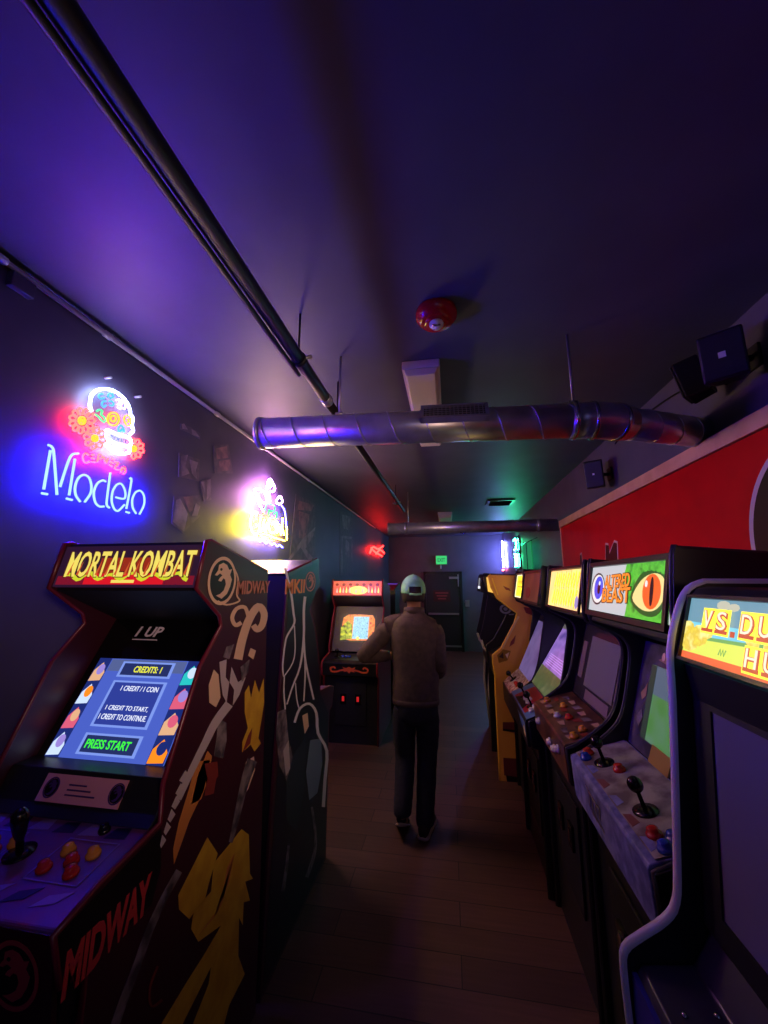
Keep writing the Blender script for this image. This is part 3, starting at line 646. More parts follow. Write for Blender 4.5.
text(mb, sc, '1 CREDIT TO START,', W*.5, H*.48, H*.052, wh, w=W*.38, e=.0034); text(mb, sc, '1 CREDIT TO CONTINUE.', W*.5, H*.395, H*.052, wh, w=W*.42, e=.0034); text(mb, sc, 'PRESS START', W*.49, H*.145, H*.08, gr, w=W*.38, e=.0034, bold=.02)
mb.build('lettering', sc.ob)
cf = c.slab('instruction_card', (1.0735, 1.030), (1.1065, 1.089), mat('pink_card', (216, 150, 170), .45), .004, -.125, .15, lift=.008)
mb = MB(); navy = mat('card_ink', (70, 40, 110), .5)
for a in (.035, .255): roundel(mb, cf, a, cf.h/2, .024, .026, navy)
for k in range(3): decal(mb, cf, rect(.09, .19-.02*k, .018+.012*k, .022+.012*k), navy)
mb.build('emblem', cf.ob)
c.prism('lower_bezel', [(1.04, 1.008), (1.07, 1.028), (1.112, 1.10), (1.19, 1.10), (1.16, 1.04), (1.12, 1.008)], black)
# control panel
cpm = mat('violet_panel_overlay', (96, 70, 150), .35, noise=(9, (130, 66, 118)))
cp = c.prism('control_panel', [(.825, .855), (.797, .955), (.80, .962), (1.08, 1.004), (1.08, .86)], cpm, bev=.004)
cpf = Frame((-c.xi, .80-c.d0, .9625), (1, 0, 0), (0, .28, .042), c.M); cpf.w = 2*c.xi
def cpq(x, y, z=.985): return (x-c.r.location.x+c.xi, (y-.80)*1.011)
mb = MB()
lil = mat('panel_lilac', (140, 110, 190), .3); dk = mat('panel_navy', (30, 26, 80), .3)
for (x0, x1) in ((-1.01, -.86), (-1.32, -1.14)):
    a0, b0 = cpq(x0, .885); a1, b1 = cpq(x1, 1.0)
    for rr in (rect(a0, a1, b0, b0+.003), rect(a0, a1, b1, b1+.003), rect(a0, a0+.003, b0, b1), rect(a1-.003, a1, b0, b1)): decal(mb, cpf, rr, lil)
for k in range(6):
    a = .04+k*.08; decal(mb, cpf, [(a, .03), (a+.05, .045), (a+.07, .075), (a+.02, .06)], lil if k % 2 else dk, .0006); decal(mb, cpf, [(a, .215), (a+.06, .22), (a+.05, .255), (a+.01, .25)], dk if k % 2 else lil, .0006)
mb.build('overlay_art', cp)
for x in (-1.095, -1.32):
    joystick(cpf, *cpq(x, .945), cp, True, .10)
for dx in (0, -.235):
    for (x, y, m) in ((-.973, .965, BTN_Y), (-.90, .965, BTN_Y), (-.935, .94, BTN_R), (-.985, .915, BTN_R), (-.905, .912, BTN_R)): button(c, cpf, *cpq(x+dx, y), .0125, m, cp)
button(c, cpf, *cpq(-.94, 1.035), .011, plastic_black, cp)
# front of the control box and base
ff = c.slab('front_board', (.826, .75), (.80, .955), mat('dark_maroon_board', (52, 12, 24), .4), .012, lift=.004)
mb = MB(); roundel(mb, ff, *ff.pix(14, 975), .062, .068, mat('faded_red_print', (170, 60, 70), .45)); mb.build('emblem', ff.ob)
c.prism('control_box', [(.835, .75), (.835, .858), (.90, .86), (.905, .75)], black)
coin_door(c, (.90, .30), (.90, .68))
# side art (plain flowing shapes) on the aisle side
sf = c.side_frame(True); mb = MB()
A5 = (150, 540, 3.936); B6 = (100, 760, 3.88)
def sd(poly, m, crop, e=.001): decal(mb, sf, sf.pl(poly, crop), m, e)
def sr(pts, w, m, crop, e=.0012, sm=4):
    pts = smooth(pts, sm) if sm else pts
    n = len(pts); ws = [w[0]+(w[1]-w[0])*i/(n-1) for i in range(n)]
    rb = sf.pl(ribbon(pts, ws), crop)
    for i in range(n-1): decal(mb, sf, [rb[i], rb[i+1], rb[2*n-2-i], rb[2*n-1-i]], m, e+.00004*(i % 2))
q = sf.pl([(285, 160), (337, 160), (285, 65)], A5); roundel(mb, sf, *q[0], q[1][0]-q[0][0], q[2][1]-q[0][1], cream)
sr([(318, 90), (345, 150), (340, 215), (350, 240), (300, 255), (265, 240)], (5, 7), cream, A5)
sr([(345, 470), (362, 390), (390, 310), (425, 262), (448, 290), (440, 335), (420, 352), (405, 335)], (34, 22), cream, A5)
sr([(385, 300), (372, 265), (340, 270), (322, 305), (335, 335), (358, 325)], (14, 16), cream, A5, .0011)
sd([(250, 510), (268, 530), (276, 620), (258, 658), (232, 640), (230, 570)], cream, A5)
sd([(272, 480), (300, 470), (296, 540), (310, 560), (300, 640), (285, 610), (278, 560)], lightgrey_p, A5)
sd([(395, 425), (416, 435), (405, 470), (385, 455)], cream, A5)
sd([(320, 500), (345, 560), (375, 540), (350, 610), (325, 650), (330, 590), (312, 560)], lightgrey_p, A5)
sd([(355, 500), (390, 470), (385, 520), (360, 560)], grey_p, A5); sd([(300, 420), (330, 410), (310, 470), (285, 460)], grey_p, A5)
sr([(310, 645), (255, 720), (215, 800), (165, 900), (110, 1020)], (34, 22), lightgrey_p, A5)
sd([(265, 700), (300, 720), (300, 790), (285, 860), (250, 850), (262, 770)], grey_p, A5)
sd([(372, 600), (388, 572), (396, 622), (412, 552), (428, 602), (446, 545), (448, 640), (432, 740), (425, 780), (436, 800), (410, 832), (395, 805), (362, 835), (362, 795), (384, 740), (372, 680)], yellow_p, A5)
sd([(362, 835), (384, 770), (400, 740), (392, 800)], redbrown_p, A5, .0022)
sd([(225, 830), (242, 850), (230, 930), (200, 1020), (160, 1040), (185, 930)], orange_p, A5)
sd([(212, 880), (262, 872), (266, 930), (235, 965), (222, 930)], redbrown_p, A5, .0022)
sd([(378, 872), (408, 852), (412, 905), (385, 980), (352, 1030), (358, 950)], cream, A5)
sr([(590, 0), (565, 70), (545, 150), (525, 240), (505, 320)], (40, 14), grey_p, B6)
for k in range(6): sd([(330-k*18, 40+k*50), (345-k*18, 60+k*50), (325-k*18, 92+k*50), (306-k*15, 80+k*50)], lightgrey_p, B6)
sd([(372, 5), (425, 0), (400, 120), (345, 235), (310, 335), (285, 405), (282, 345), (305, 240), (345, 110)], orange_p, B6)
sd([(400, 20), (455, 40), (440, 130), (405, 140), (410, 90)], redbrown_p, B6)
sd([(415, 300), (455, 362), (420, 480), (405, 545), (360, 595), (345, 617), (305, 580), (302, 525), (355, 420)], yellow_p, B6)
sd([(548, 268), (576, 290), (580, 440), (592, 460), (562, 472), (580, 545), (556, 552), (552, 640), (538, 610), (535, 760), (560, 830), (500, 950), (470, 1060), (345, 1060), (420, 870), (430, 800), (300, 1060), (215, 1060), (330, 870), (400, 760), (470, 640), (380, 705), (352, 655), (362, 590), (430, 510), (440, 400), (482, 350)], yellow_p, B6)
sd([(470, 560), (490, 420), (520, 360), (500, 470), (440, 610), (380, 680)], orange_p, B6, .0022)
sr([(305, 430), (250, 530), (190, 660), (140, 800), (90, 930), (45, 1060)], (26, 34), grey_p, B6)
sr([(222, 800), (192, 880), (198, 955), (240, 930)], (8, 10), redbrown_p, B6)
mb.build('side_art', c.right)
mb = MB(); q = sf.pl([(342, 187), (470, 187), (400, 160), (400, 212)], A5)
text(mb, sf, 'MIDWAY', (q[0][0]+q[1][0])/2, (q[2][1]+q[3][1])/2, q[2][1]-q[3][1], mat('orange_letters', (206, 130, 104), .5), w=q[1][0]-q[0][0], bold=.03)
E7 = (0, 800, 4.569)
sd([(262, 620), (735, 130), (735, 300), (690, 480), (285, 842)], black_p, E7, .0004)
q = sf.pl([(300, 790), (690, 400), (480, 520), (480, 640)], E7); hh = .088
text(mb, sf, 'MIDWAY', (q[0][0]+q[1][0])/2-.005, (q[0][1]+q[1][1])/2-.004, hh, mat('red_letters', (214, 60, 66), .5), w=q[1][0]-q[0][0], bold=.04, rot=math.atan2(q[1][1]-q[0][1], q[1][0]-q[0][0]))
mb.build('lettering', c.right)

# ---- second, back to back with it
c = tall_fighter('arcade_cabinet', 'dark cabinet backed against the nearest left one, pale lightning shapes on its side', 'away', False)
sf = c.side_frame(False); mb = MB(); A4 = (230, 540, 2.847); L8 = (260, 550, 6.02)
boltm = mat('pale_bolt_print', (244, 236, 240), .5); slate = mat('slate_print', (120, 138, 156), .5)
def sd(poly, m, crop, e=.001): decal(mb, sf, sf.pl(poly, crop), m, e)
decal(mb, sf, [(d-c.d0, z) if False else (-(d-c.d0), z) for d, z in [(.90, .02), (.90, .83), (1.10, 1.02), (1.10, 1.10), (1.22, 1.38), (1.32, 1.50), (1.17, 1.64), (1.20, 1.78), (1.61, 1.69), (1.70, .03)]], mat('night_print', (26, 24, 34), .45), .0004)
sr([(150, 110), (185, 260), (200, 380), (205, 440), (165, 510), (150, 560), (135, 690), (140, 760)], (14, 7), boltm, L8, .0012, 3)
sr([(205, 455), (210, 590), (195, 680), (140, 765)], (6, 6), boltm, L8, .0012, 3)
sr([(270, 280), (262, 370), (262, 520), (240, 700), (195, 820), (160, 930)], (16, 7), boltm, L8, .0012, 3)
sr([(262, 520), (268, 640), (290, 760), (322, 900)], (12, 10), boltm, L8, .0013, 3); sr([(268, 640), (270, 760), (262, 910)], (9, 7), boltm, L8, .0013, 3)
sr([(145, 760), (142, 850), (150, 960)], (6, 9), boltm, L8, .0013, 3); sr([(212, 800), (220, 900), (235, 960)], (5, 8), boltm, L8, .0013, 3)
sd([(318, 30), (322, 120), (332, 180), (300, 320), (272, 350), (290, 280), (300, 200)], black_p, L8, .0006)
sd([(135, 490), (158, 480), (165, 560), (178, 620), (160, 685), (140, 640), (130, 560)], grey_p, A4); sd([(150, 600), (165, 570), (170, 650), (158, 672)], lightgrey_p, A4, .0022)
sr([(183, 520), (198, 480), (225, 466), (245, 492), (250, 550), (275, 600), (270, 680), (265, 760)], (6, 9), boltm, A4, .0012, 3)
sd([(205, 500), (220, 492), (224, 530), (212, 552)], cream, A4); sd([(228, 570), (258, 565), (262, 640), (248, 720), (225, 740), (216, 660)], slate, A4); sd([(160, 640), (215, 560), (212, 700), (190, 830), (160, 800)], mat('deep_slate_print', (44, 52, 60), .5), A4, .0008)
sr([(232, 760), (242, 830), (240, 890), (218, 960)], (6, 10), grey_p, A4, .0012, 3); sr([(166, 870), (160, 930), (150, 1000)], (6, 10), grey_p, A4, .0012, 3)
mb.build('side_art', c.left)
mb = MB(); orl = mat('bright_orange_letters', (255, 150, 60), .5); q = sf.pl([(150, 215), (268, 215), (210, 175), (210, 262)], L8)
text(mb, sf, 'MKII', (q[0][0]+q[1][0])/2, (q[2][1]+q[3][1])/2, q[2][1]-q[3][1], orl, w=q[1][0]-q[0][0], bold=.03)
q = sf.pl([(303, 190), (332, 190), (303, 130)], L8); roundel(mb, sf, *q[0], q[1][0]-q[0][0], q[2][1]-q[0][1], mat('roundel_red', (226, 120, 96), .5))
mb.build('lettering', c.left)
c.slab('marquee', (1.15, 1.645), (1.183, 1.785), glow('marquee_green', (110, 130, 60), .8), .015)
c.prism('speaker_panel', [(1.165, 1.632), (1.17, 1.642), (1.45, 1.52), (1.445, 1.505)], black_matt)
b2 = c.slab('monitor_bezel', (gz(1.04), 1.04), (gz(1.51), 1.51), black_gloss, .012)
c.slab('screen', (gz(1.095), 1.095), (gz(1.372), 1.372), glow('screen_soft_green', (110, 150, 90), .9), .004, -.22, .22, lift=.004)
c.prism('lower_bezel', [(1.04, 1.008), (1.07, 1.028), (1.112, 1.10), (1.19, 1.10), (1.16, 1.04), (1.12, 1.008)], black)
cp = c.prism('control_panel', [(.825, .855), (.775, .955), (.78, .962), (.89, .983), (1.08, 1.004), (1.08, .86)], cpm, bev=.004)
f2 = Frame((-c.xi, .80-c.d0, .9625), (1, 0, 0), (0, .28, .042), c.M)
for x in (.15, .42): joystick(f2, x, .13, cp, True, .10)
for x in (.22, .27, .49, .54): button(c, f2, x, .13, .0125, BTN_R, cp)
c.prism('front_board', [(.83, .75), (.80, .95), (.83, .95), (.90, .75)], maroon)
coin_door(c, (.90, .30), (.90, .68))

# ---- third, facing us down the aisle
P_3 = [(4.24, 0), (4.24, .66), (4.17, .69), (4.15, .82), (4.20, .84), (4.42, .875), (4.40, .95), (4.52, 1.24), (4.60, 1.36), (4.55, 1.40), (4.47, 1.50), (4.49, 1.685), (4.52, 1.69), (5.02, 1.60), (5.08, 0)]
c = Cab('arcade_cabinet', 'far left cabinet facing the camera, lit red and yellow marquee and bright screen', 'near', -1.075, 4.6, .62)
c.sides(P_3, mat('dark_red_laminate', (120, 24, 44), .4), mat('red_edge_trim', (150, 34, 56), .3), .008, 13)
mb = MB(); x = c.xi
for poly in ([(4.26, 0), (4.28, 0), (4.28, .66), (4.26, .66)], [(5.05, .02), (5.07, .02), (5.02, 1.58), (5.0, 1.58)], [(4.50, 1.66), (4.50, 1.68), (5.01, 1.595), (5.0, 1.575)]): mb.prof(c.l(poly), -x, x, black)
mb.build('body', c.r)
fr = c.slab('marquee', (4.475, 1.508), (4.49, 1.67), glow('marquee_vermilion', (236, 96, 70), .95), .015)
mb = MB(); yel = glow('marquee_yellow', (255, 226, 110), 1.15); W, H = fr.w, fr.h
decal(mb, fr, ell(W*.52, H*.35, W*.2, H*.3, 16), yel)
for k in range(14):
    a = W*(.06+.066*k); decal(mb, fr, [(a, H*.2), (a+.012, H*(.45+.3*rnd.random())), (a+.024, H*.3), (a+.02, H*.15)], yel if k % 2 else glow('marquee_rose', (250, 190, 170), 1.0), .002)
for k in range(7): decal(mb, fr, ell(W*(.08+.14*k), H*.75, .02, .016, 8), glow('marquee_blood', (150, 30, 30), .8), .002)
mb.build('artwork', fr.ob)
c.prism('speaker_panel', [(4.48, 1.495), (4.485, 1.505), (4.70, 1.375), (4.69, 1.36)], mat('grey_brown_panel', (74, 60, 64), .5))
g3 = lambda z: 4.47+(z-.92)*.36
fr = c.slab('monitor_bezel', (g3(.885), .885), (g3(1.37), 1.37), mat('brown_bezel', (60, 46, 48), .4), .012)
sc = c.slab('screen', (g3(.985), .985), (g3(1.285), 1.285), glow('crt_dark', (30, 22, 26), .5), .004, -.21, .21, lift=.004)
W, H = sc.w, sc.h; mb = MB()
crt_o = glow_noise('crt_orange', [(240, 90, 40), (250, 150, 70), (190, 40, 40)], 1.0, 30); crt_b = glow_noise('crt_blue', [(70, 150, 200), (150, 220, 250), (60, 120, 170)], 1.0, 60); crt_y = glow_noise('crt_yellow', [(230, 220, 60), (150, 170, 40), (30, 30, 20)], 1.0, 26)
decal(mb, sc, [(W*.04, H*.5), (W*.06, H*.85), (W*.2, H*.97), (W*.5, H*.98), (W*.9, H*.96), (W*.97, H*.8), (W*.97, H*.15), (W*.85, H*.05), (W*.3, H*.04), (W*.08, H*.1)], crt_o)
decal(mb, sc, [(W*.03, H*.05), (W*.02, H*.5), (W*.1, H*.62), (W*.2, H*.75), (W*.33, H*.6), (W*.36, H*.1)], crt_y, .002)
decal(mb, sc, rect(W*.36, W*.8, H*.1, H*.9), crt_b, .002); decal(mb, sc, ell(W*.52, H*.12, .02, .02, 8), yel, .003)
mb.build('picture', sc.ob)
cpb = c.prism('control_panel', [(4.18, .70), (4.155, .815), (4.20, .838), (4.43, .873), (4.43, .70)], mat('worn_black_panel', (48, 44, 50), .35, noise=(14, (28, 26, 30))), bev=.004)
f3 = Frame((-c.xi, 4.20-c.d0, .838), (1, 0, 0), (0, .23, .035), c.M)
for a in (.12, .40): joystick(f3, a, .09, cpb)
for a in (.18, .22, .26, .46, .50): button(c, f3, a, .1, .013, BTN_B if a < .3 else BTN_W, cpb)
ff = c.slab('front_board', (4.172, .69), (4.156, .81), black, .01, lift=.004)
mb = MB(); og = mat('orange_scroll', (220, 96, 60), .4); W, H = ff.w, ff.h
for sg_ in (-1, 1):
    pts = [(W/2+sg_*a, H*b) for a, b in ((.03, .5), (.09, .45), (.14, .32), (.19, .35), (.20, .6), (.165, .72), (.15, .58))]
    ribbon_decal(mb, ff, smooth(pts, 4), .018, og)
decal(mb, ff, [(W/2+a, H*b) for a, b in ((-.07, .75), (-.03, .66), (0, .78), (.03, .66), (.07, .75), (.05, .5), (.06, .3), (.02, .4), (0, .2), (-.02, .4), (-.06, .3), (-.05, .5))], og, .002)
text(mb, ff, 'GAME', W/2, H*.52, .028, black_p, w=.08, e=.0032) if False else None
mb.build('emblem', ff.ob)
fr = coin_door(c, (4.26, .18), (4.26, .60))

# ---- fourth, backed against it
c = Cab('arcade_cabinet', 'dark cabinet behind the far left lit one, only its curved side edge showing', 'away', -1.06, -1.55-.6, .62)
c.r.location = (-1.06, 5.7, 0)
c.sides([(d-P_3[-1][0]-2.15+.38, z*.98) for d, z in P_3], mat('brown_black_laminate', (44, 36, 42), .4), grey_trim, .008, 13)
sh = -P_3[-1][0]-2.15+.38
S_ = lambda pts: [(d+sh, z*.98) for d, z in pts]
c.prism('body', S_([(4.26, .02), (4.26, .66), (4.45, .70), (4.45, .88), (4.66, 1.30), (4.52, 1.48), (4.52, 1.66), (4.99, 1.58), (5.05, .02)]), black)
c.slab('marquee', *S_([(4.475, 1.508), (4.49, 1.67)]), glow('marquee_violet', (90, 60, 190), .9), .015)
cp4 = c.prism('control_panel', S_([(4.18, .70), (4.155, .815), (4.20, .838), (4.43, .873), (4.43, .71)]), black)
c.slab('screen', *S_([(4.47, .94), (4.60, 1.25)]), glow('screen_violet', (120, 80, 220), .9), .004, -.21, .21, lift=.02)

# ---- right-hand row
P_R = [(.50, 0), (.50, .84), (.464, .85), (.454, .985), (.497, 1.004), (.596, 1.077), (.65, 1.147), (.685, 1.27), (.705, 1.385), (.68, 1.443), (.605, 1.482), (.565, 1.522), (.583, 1.735), (.60, 1.75), (1.18, 1.70), (1.22, 1.68), (1.22, 0)]
def right_cab(label, c_, W, dd, dz, trim, side_m=black, bez=((.665, 1.06), (.775, 1.42)), drop=0.):
    c = Cab('arcade_cabinet', label, 'right', c_, .85, W)
    pr = [(d+(dd if z > .2 and d < 1 else dd if d < 1 else 0), z-(drop if .83 < z < 1.1 else drop*.4 if 1.1 < z < 1.2 else 0)) for d, z in P_R]
    pr = pr[:3]+smooth(pr[3:14], 3)+pr[14:]
    c.sides(pr, side_m, trim, .006, len(pr)-2)
    T = lambda pts: [(d+dd, z+dz) for d, z in pts]
    c.T = T
    mb = MB(); x = c.xi
    for poly in (T([(.52, -dz), (.54, -dz), (.54, .85), (.52, .85)]), [(1.18, .02), (1.20, .02), (1.20, 1.66+dz), (1.18, 1.66+dz)], T([(.60, 1.72), (.60, 1.74), (1.18-dd, 1.69), (1.18-dd, 1.67)])): mb.prof(c.l(poly), -x, x, black)
    mb.build('body', c.r)
    c.prism('speaker_panel', T([(.57, 1.505), (.572, 1.522), (bez[1][0]+.03, bez[1][1]+.035), (bez[1][0]+.03, bez[1][1]+.01)]), black_matt)
    return c
def mframe(c, p0, p1, m, w=.014):
    fr = Frame((-c.xi, p0[0]-c.d0, p0[1]), (1, 0, 0), (0, p1[0]-p0[0], p1[1]-p0[1]), c.M); W = 2*c.xi; H = math.hypot(p1[0]-p0[0], p1[1]-p0[1]); mb = MB()
    for r in (rect(0, W, 0, w), rect(0, W, H-w, H), rect(0, w, w, H-w), rect(W-w, W, w, H-w)): mb.hexa([fr.P(a, b, e) for e in (-.002, .008) for a, b in r], m)
    return mb.build('marquee_frame', c.r)

# nearest on the right: light-gun cabinet with the pale edge
PD = [(.36, 0), (.345, .76), (.343, .845), (.348, .885), (.382, .913), (.432, .948), (.460, .988), (.473, 1.08), (.502, 1.39), (.510, 1.50), (.538, 1.594), (.565, 1.641), (.60, 1.658), (1.18, 1.655), (1.2, 1.63), (1.2, 0)]
c = Cab('arcade_cabinet', 'nearest cabinet on the right with a pale lilac edge and a sky and grass marquee', 'right', .735, .80, .655)
PDs = [PD[0]]+smooth(PD[1:13], 3)+PD[13:]
c.sides(PDs, black, white_trim, .0105, len(PDs)-1)
mb = MB(); x = c.xi
for poly in ([(.40, .02), (.42, .02), (.41, .78), (.39, .78)], [(1.16, .02), (1.18, .02), (1.18, 1.63), (1.16, 1.63)], [(.60, 1.628), (.60, 1.645), (1.17, 1.642), (1.17, 1.625)], [(.536, 1.397), (.55, 1.397), (.545, 1.475), (.528, 1.475)]): mb.prof(c.l(poly), -x, x, black)
mb.build('body', c.r)
fr = c.slab('marquee', (.522, 1.488), (.560, 1.622), glow('marquee_sky', (96, 176, 200), 1.25), .014)
W, H = fr.w, fr.h; mb = MB()
decal(mb, fr, rect(0, W, H*.62, H), glow('marquee_steel_sky', (104, 150, 170), .9), .0006)
decal(mb, fr, [(0, H*.12), (W, H*.12), (W, H*.40), (W*.6, H*.38), (W*.35, H*.42), (W*.1, H*.38), (0, H*.46)], glow('marquee_grass', (196, 206, 84), 1.2), .0012)
decal(mb, fr, [(0, H*.36), (W*.1, H*.36), (W*.35, H*.40), (W*.6, H*.36), (W, H*.38), (W, H*.42), (W*.6, H*.41), (W*.35, H*.45), (W*.1, H*.41), (0, H*.49)], glow('marquee_hedge', (110, 170, 90), .9), .002)
decal(mb, fr, rect(0, W, 0, H*.13), glow('marquee_clay', (226, 100, 54), .95), .002)
blo = glow_noise('marquee_tree', [(246, 226, 90), (220, 190, 60), (250, 236, 150)], .95, 40)
for (a, b, r) in ((.05, .34, .035), (.10, .42, .03), (.03, .5, .022), (.14, .5, .02), (.36, .58, .034), (.39, .47, .022), (.33, .68, .02)): decal(mb, fr, ell(W*a, H*b, r, r*.8, 9), blo, .003)
decal(mb, fr, rect(W*.375, W*.39, H*.40, H*.5), MC['marquee_hedge'], .0031)
for (a, b, r) in ((.2, .92, .02), (.25, .9, .016)): decal(mb, fr, ell(W*a, H*b, r, r*.5, 9), glow('marquee_cloud', (190, 190, 170), .9), .003)
mb.build('artwork', fr.ob)
mb = MB(); tl = glow('marquee_tile', (250, 226, 60), 1.4); lw = glow('marquee_letter', (250, 226, 200), 1.0); lr = glow('marquee_letter_rim', (196, 80, 44), .9)
def tiles(word, a0, w, b0, b1, shear=0):
    for k, ch in enumerate(word):
        x = a0+k*w
        decal(mb, fr, rect(x, x+w*.98, b0, b1), tl, .004)
        decal(mb, fr, rect(x+w*.07, x+w*.91, b0+.004, b0+.011), lr, .005)
        text(mb, fr, ch, x+w*.49, (b0+b1)/2+.002, (b1-b0)*.76, lr, w=w*.8, e=.0055, bold=.05); text(mb, fr, ch, x+w*.5, (b0+b1)/2+.003, (b1-b0)*.68, lw, w=w*.62, e=.007, bold=.0)
a0 = fr.pix(704.5, 622)[0]; a1 = fr.pix(718, 622)[0]; bw = a1-a0
tiles('VS', a0, bw, H*.47, H*.86); a2 = a0+2*bw; decal(mb, fr, rect(a2+.006, a2+.018, H*.48, H*.56), lr, .005)
tiles('DUCK', a2+.026, bw*1.02, H*.47, H*.86); tiles('HUNT', a2+.026+bw*.5, bw*1.02, H*.06, H*.42)
ribbon_decal(mb, fr, [(a2-.02+.004*k, H*.2+(.012 if k % 2 else 0)) for k in range(6)], .002, MC['marquee_hedge'], .004)
mb.build('lettering', fr.ob)
mframe(c, (.519, 1.484), (.562, 1.630), mat('warm_black_frame', (40, 34, 30), .3), .008)
c.prism('top_valance', [(.558, 1.626), (.575, 1.645), (.60, 1.65), (.60, 1.626)], black)
fr = c.slab('monitor_glass', (.505, .97), (.540, 1.41), mat('screen_tint_glass', (110, 110, 128), .14), .006, -.265, .265)
mb = MB(); f5 = Frame((-c.xi, .50-c.d0, .96), (1, 0, 0), (0, .04, .5), c.M); W, H = 2*c.xi, .50
for r in (rect(0, .062, 0, H), rect(W-.062, W, 0, H), rect(.062, W-.062, H-.068, H), rect(.062, W-.062, 0, .05)): mb.hexa([f5.P(a, b, e) for e in (-.012, 0) for a, b in r], black_matt)
mb.build('monitor_bezel', c.r)
cp = c.prism('control_panel', [(.365, .78), (.362, .858), (.372, .872), (.47, .885), (.52, .965), (.56, .965), (.56, .78)], mat('dark_violet_panel', (52, 44, 66), .35), bev=.004)
f6 = Frame((-c.xi, .372-c.d0, .872), (1, 0, 0), (0, .098, .013), c.M)
for (a, b) in ((.10, .03), (.10, .085), (.30, .03), (.30, .085), (.20, .09)):
    mb = MB(); mb.lathe([(.006, 0), (.006, .002), (.003, .004)], chrome, f6.P(a, b, 0), f6.N, 10); mb.build('screw', cp)
for a in (.2, .47):
    mb = MB(); mb.tube([f6.P(a, .095, .03), f6.P(a, .05, .035), f6.P(a+.01, .01, .02), f6.P(a+.02, -.02, -.02)], [.02, .026, .024, .018], plastic_black, 12); mb.build('gun_holster', cp)
c.slab('front_strip', (.352, .765), (.354, .855), mat('blue_front_strip', (60, 54, 150), .35), .01, lift=.002)
coin_door(c, (.395, .28), (.395, .66), lit=False)

# altered-eyes cabinet
c = right_cab('second cabinet on the right, blue and orange eyes on its marquee, blue control panel', 1.455, .65, 0, 0, grey_trim)
fr = c.slab('marquee', (.558, 1.550), (.590, 1.718), glow('marquee_silver', (196, 200, 206), .85), .014)
W, H = fr.w, fr.h; mb = MB()
mg = glow_noise('marquee_leaf', [(60, 168, 40), (96, 200, 60), (30, 120, 34)], .85, 24)
decal(mb, fr, [(W*.55, H), (W, H), (W, 0), (W*.58, 0), (W*.60, H*.35), (W*.52, H*.7)], mg, .0006)
mk = glow('marquee_black', (16, 14, 18), .3)
decal(mb, fr, ell(W*.16, H*.50, W*.115, H*.36, 20, rot=-.25), mk, .0012); decal(mb, fr, ell(W*.165, H*.50, W*.10, H*.32, 20, rot=-.25), glow('marquee_eye_white', (226, 226, 226), .95), .002)
decal(mb, fr, ell(W*.18, H*.52, W*.072, H*.26, 18), glow('marquee_iris_blue', (30, 76, 214), 1.0), .003); decal(mb, fr, ell(W*.19, H*.50, W*.022, H*.12, 14), mk, .004); decal(mb, fr, ell(W*.20, H*.62, W*.014, H*.05, 8), MC['marquee_eye_white'], .005)
decal(mb, fr, smooth([(W*.63, H*.36), (W*.72, H*.78), (W*.86, H*.92), (W*.97, H*.80), (W*.98, H*.40), (W*.90, H*.10), (W*.75, H*.10)], 4, True), glow('marquee_dark_green', (24, 96, 28), .7), .0014)
decal(mb, fr, smooth([(W*.66, H*.36), (W*.74, H*.68), (W*.86, H*.80), (W*.95, H*.70), (W*.96, H*.40), (W*.89, H*.19), (W*.77, H*.17)], 4, True), glow('marquee_sclera', (236, 214, 140), .95), .0026)
decal(mb, fr, ell(W*.85, H*.49, W*.085, H*.30, 20), glow('marquee_iris_orange', (232, 96, 30), .95), .0036); decal(mb, fr, ell(W*.855, H*.49, W*.016, H*.25, 14), mk, .0046); decal(mb, fr, ell(W*.80, H*.62, W*.012, H*.06, 8), MC['marquee_eye_white'], .0048)
for k in range(7): decal(mb, fr, ell(W*(.68+.045*k), H*(.82+.08*math.sin(k*.5)), W*.03, H*.06, 8), mg, .003)
mb.build('artwork', fr.ob)
mb = MB(); og2 = glow('marquee_orange', (244, 138, 40), .95)
for s_, cy_, hh, ww in (('ALTERED', .67, .27, .34), ('BEAST', .38, .30, .37)):
    text(mb, fr, s_, W*.455, H*cy_, H*hh*1.12, mk, w=W*ww*1.06, e=.005, bold=.06, rot=.04); text(mb, fr, s_, W*.455, H*cy_, H*hh, og2, w=W*ww, e=.0064, bold=.02, rot=.04)
mb.build('lettering', fr.ob)
mframe(c, (.554, 1.530), (.592, 1.736), black, .017)
bzm = mat('violet_grey_bezel_art', (96, 84, 112), .4, noise=(14, (52, 46, 66)))
bz = c.slab('monitor_bezel', (.660, 1.055), (.765, 1.43), bzm, .012)
W, H = bz.w, bz.h
sc = c.slab('screen', (.674, 1.105), (.744, 1.355), glow_noise('screen_meadow', [(70, 130, 60), (90, 150, 80), (120, 150, 150)], .5, 5), .006, -.21, .22, lift=.004)
mb = MB(); decal(mb, sc, rect(0, sc.w, sc.h*.62, sc.h), glow('screen_cold_sky', (110, 130, 160), .4)); decal(mb, sc, rect(0, .035, 0, sc.h), glow('screen_margin', (40, 56, 50), .6), .002); mb.build('picture', sc.ob)
mb = MB(); tan = mat('tan_print', (190, 150, 120), .5)
decal(mb, bz, [(W*.2, H*.86), (W*.3, H*.93), (W*.6, H*.92), (W*.8, H*.88), (W*.6, H*.84), (W*.35, H*.83)], tan); decal(mb, bz, [(W*.06, H*.5), (W*.1, H*.56), (W*.12, H*.62), (W*.13, H*.5), (W*.09, H*.44)], tan); decal(mb, bz, [(W*.04, H*.25), (W*.1, H*.36), (W*.13, H*.3), (W*.1, H*.2)], grey_p)
for k in range(5): decal(mb, bz, ell(W*(.25+.12*k), H*.9, .012, .016, 8), cream, .002)
mb.build('artwork', bz.ob)
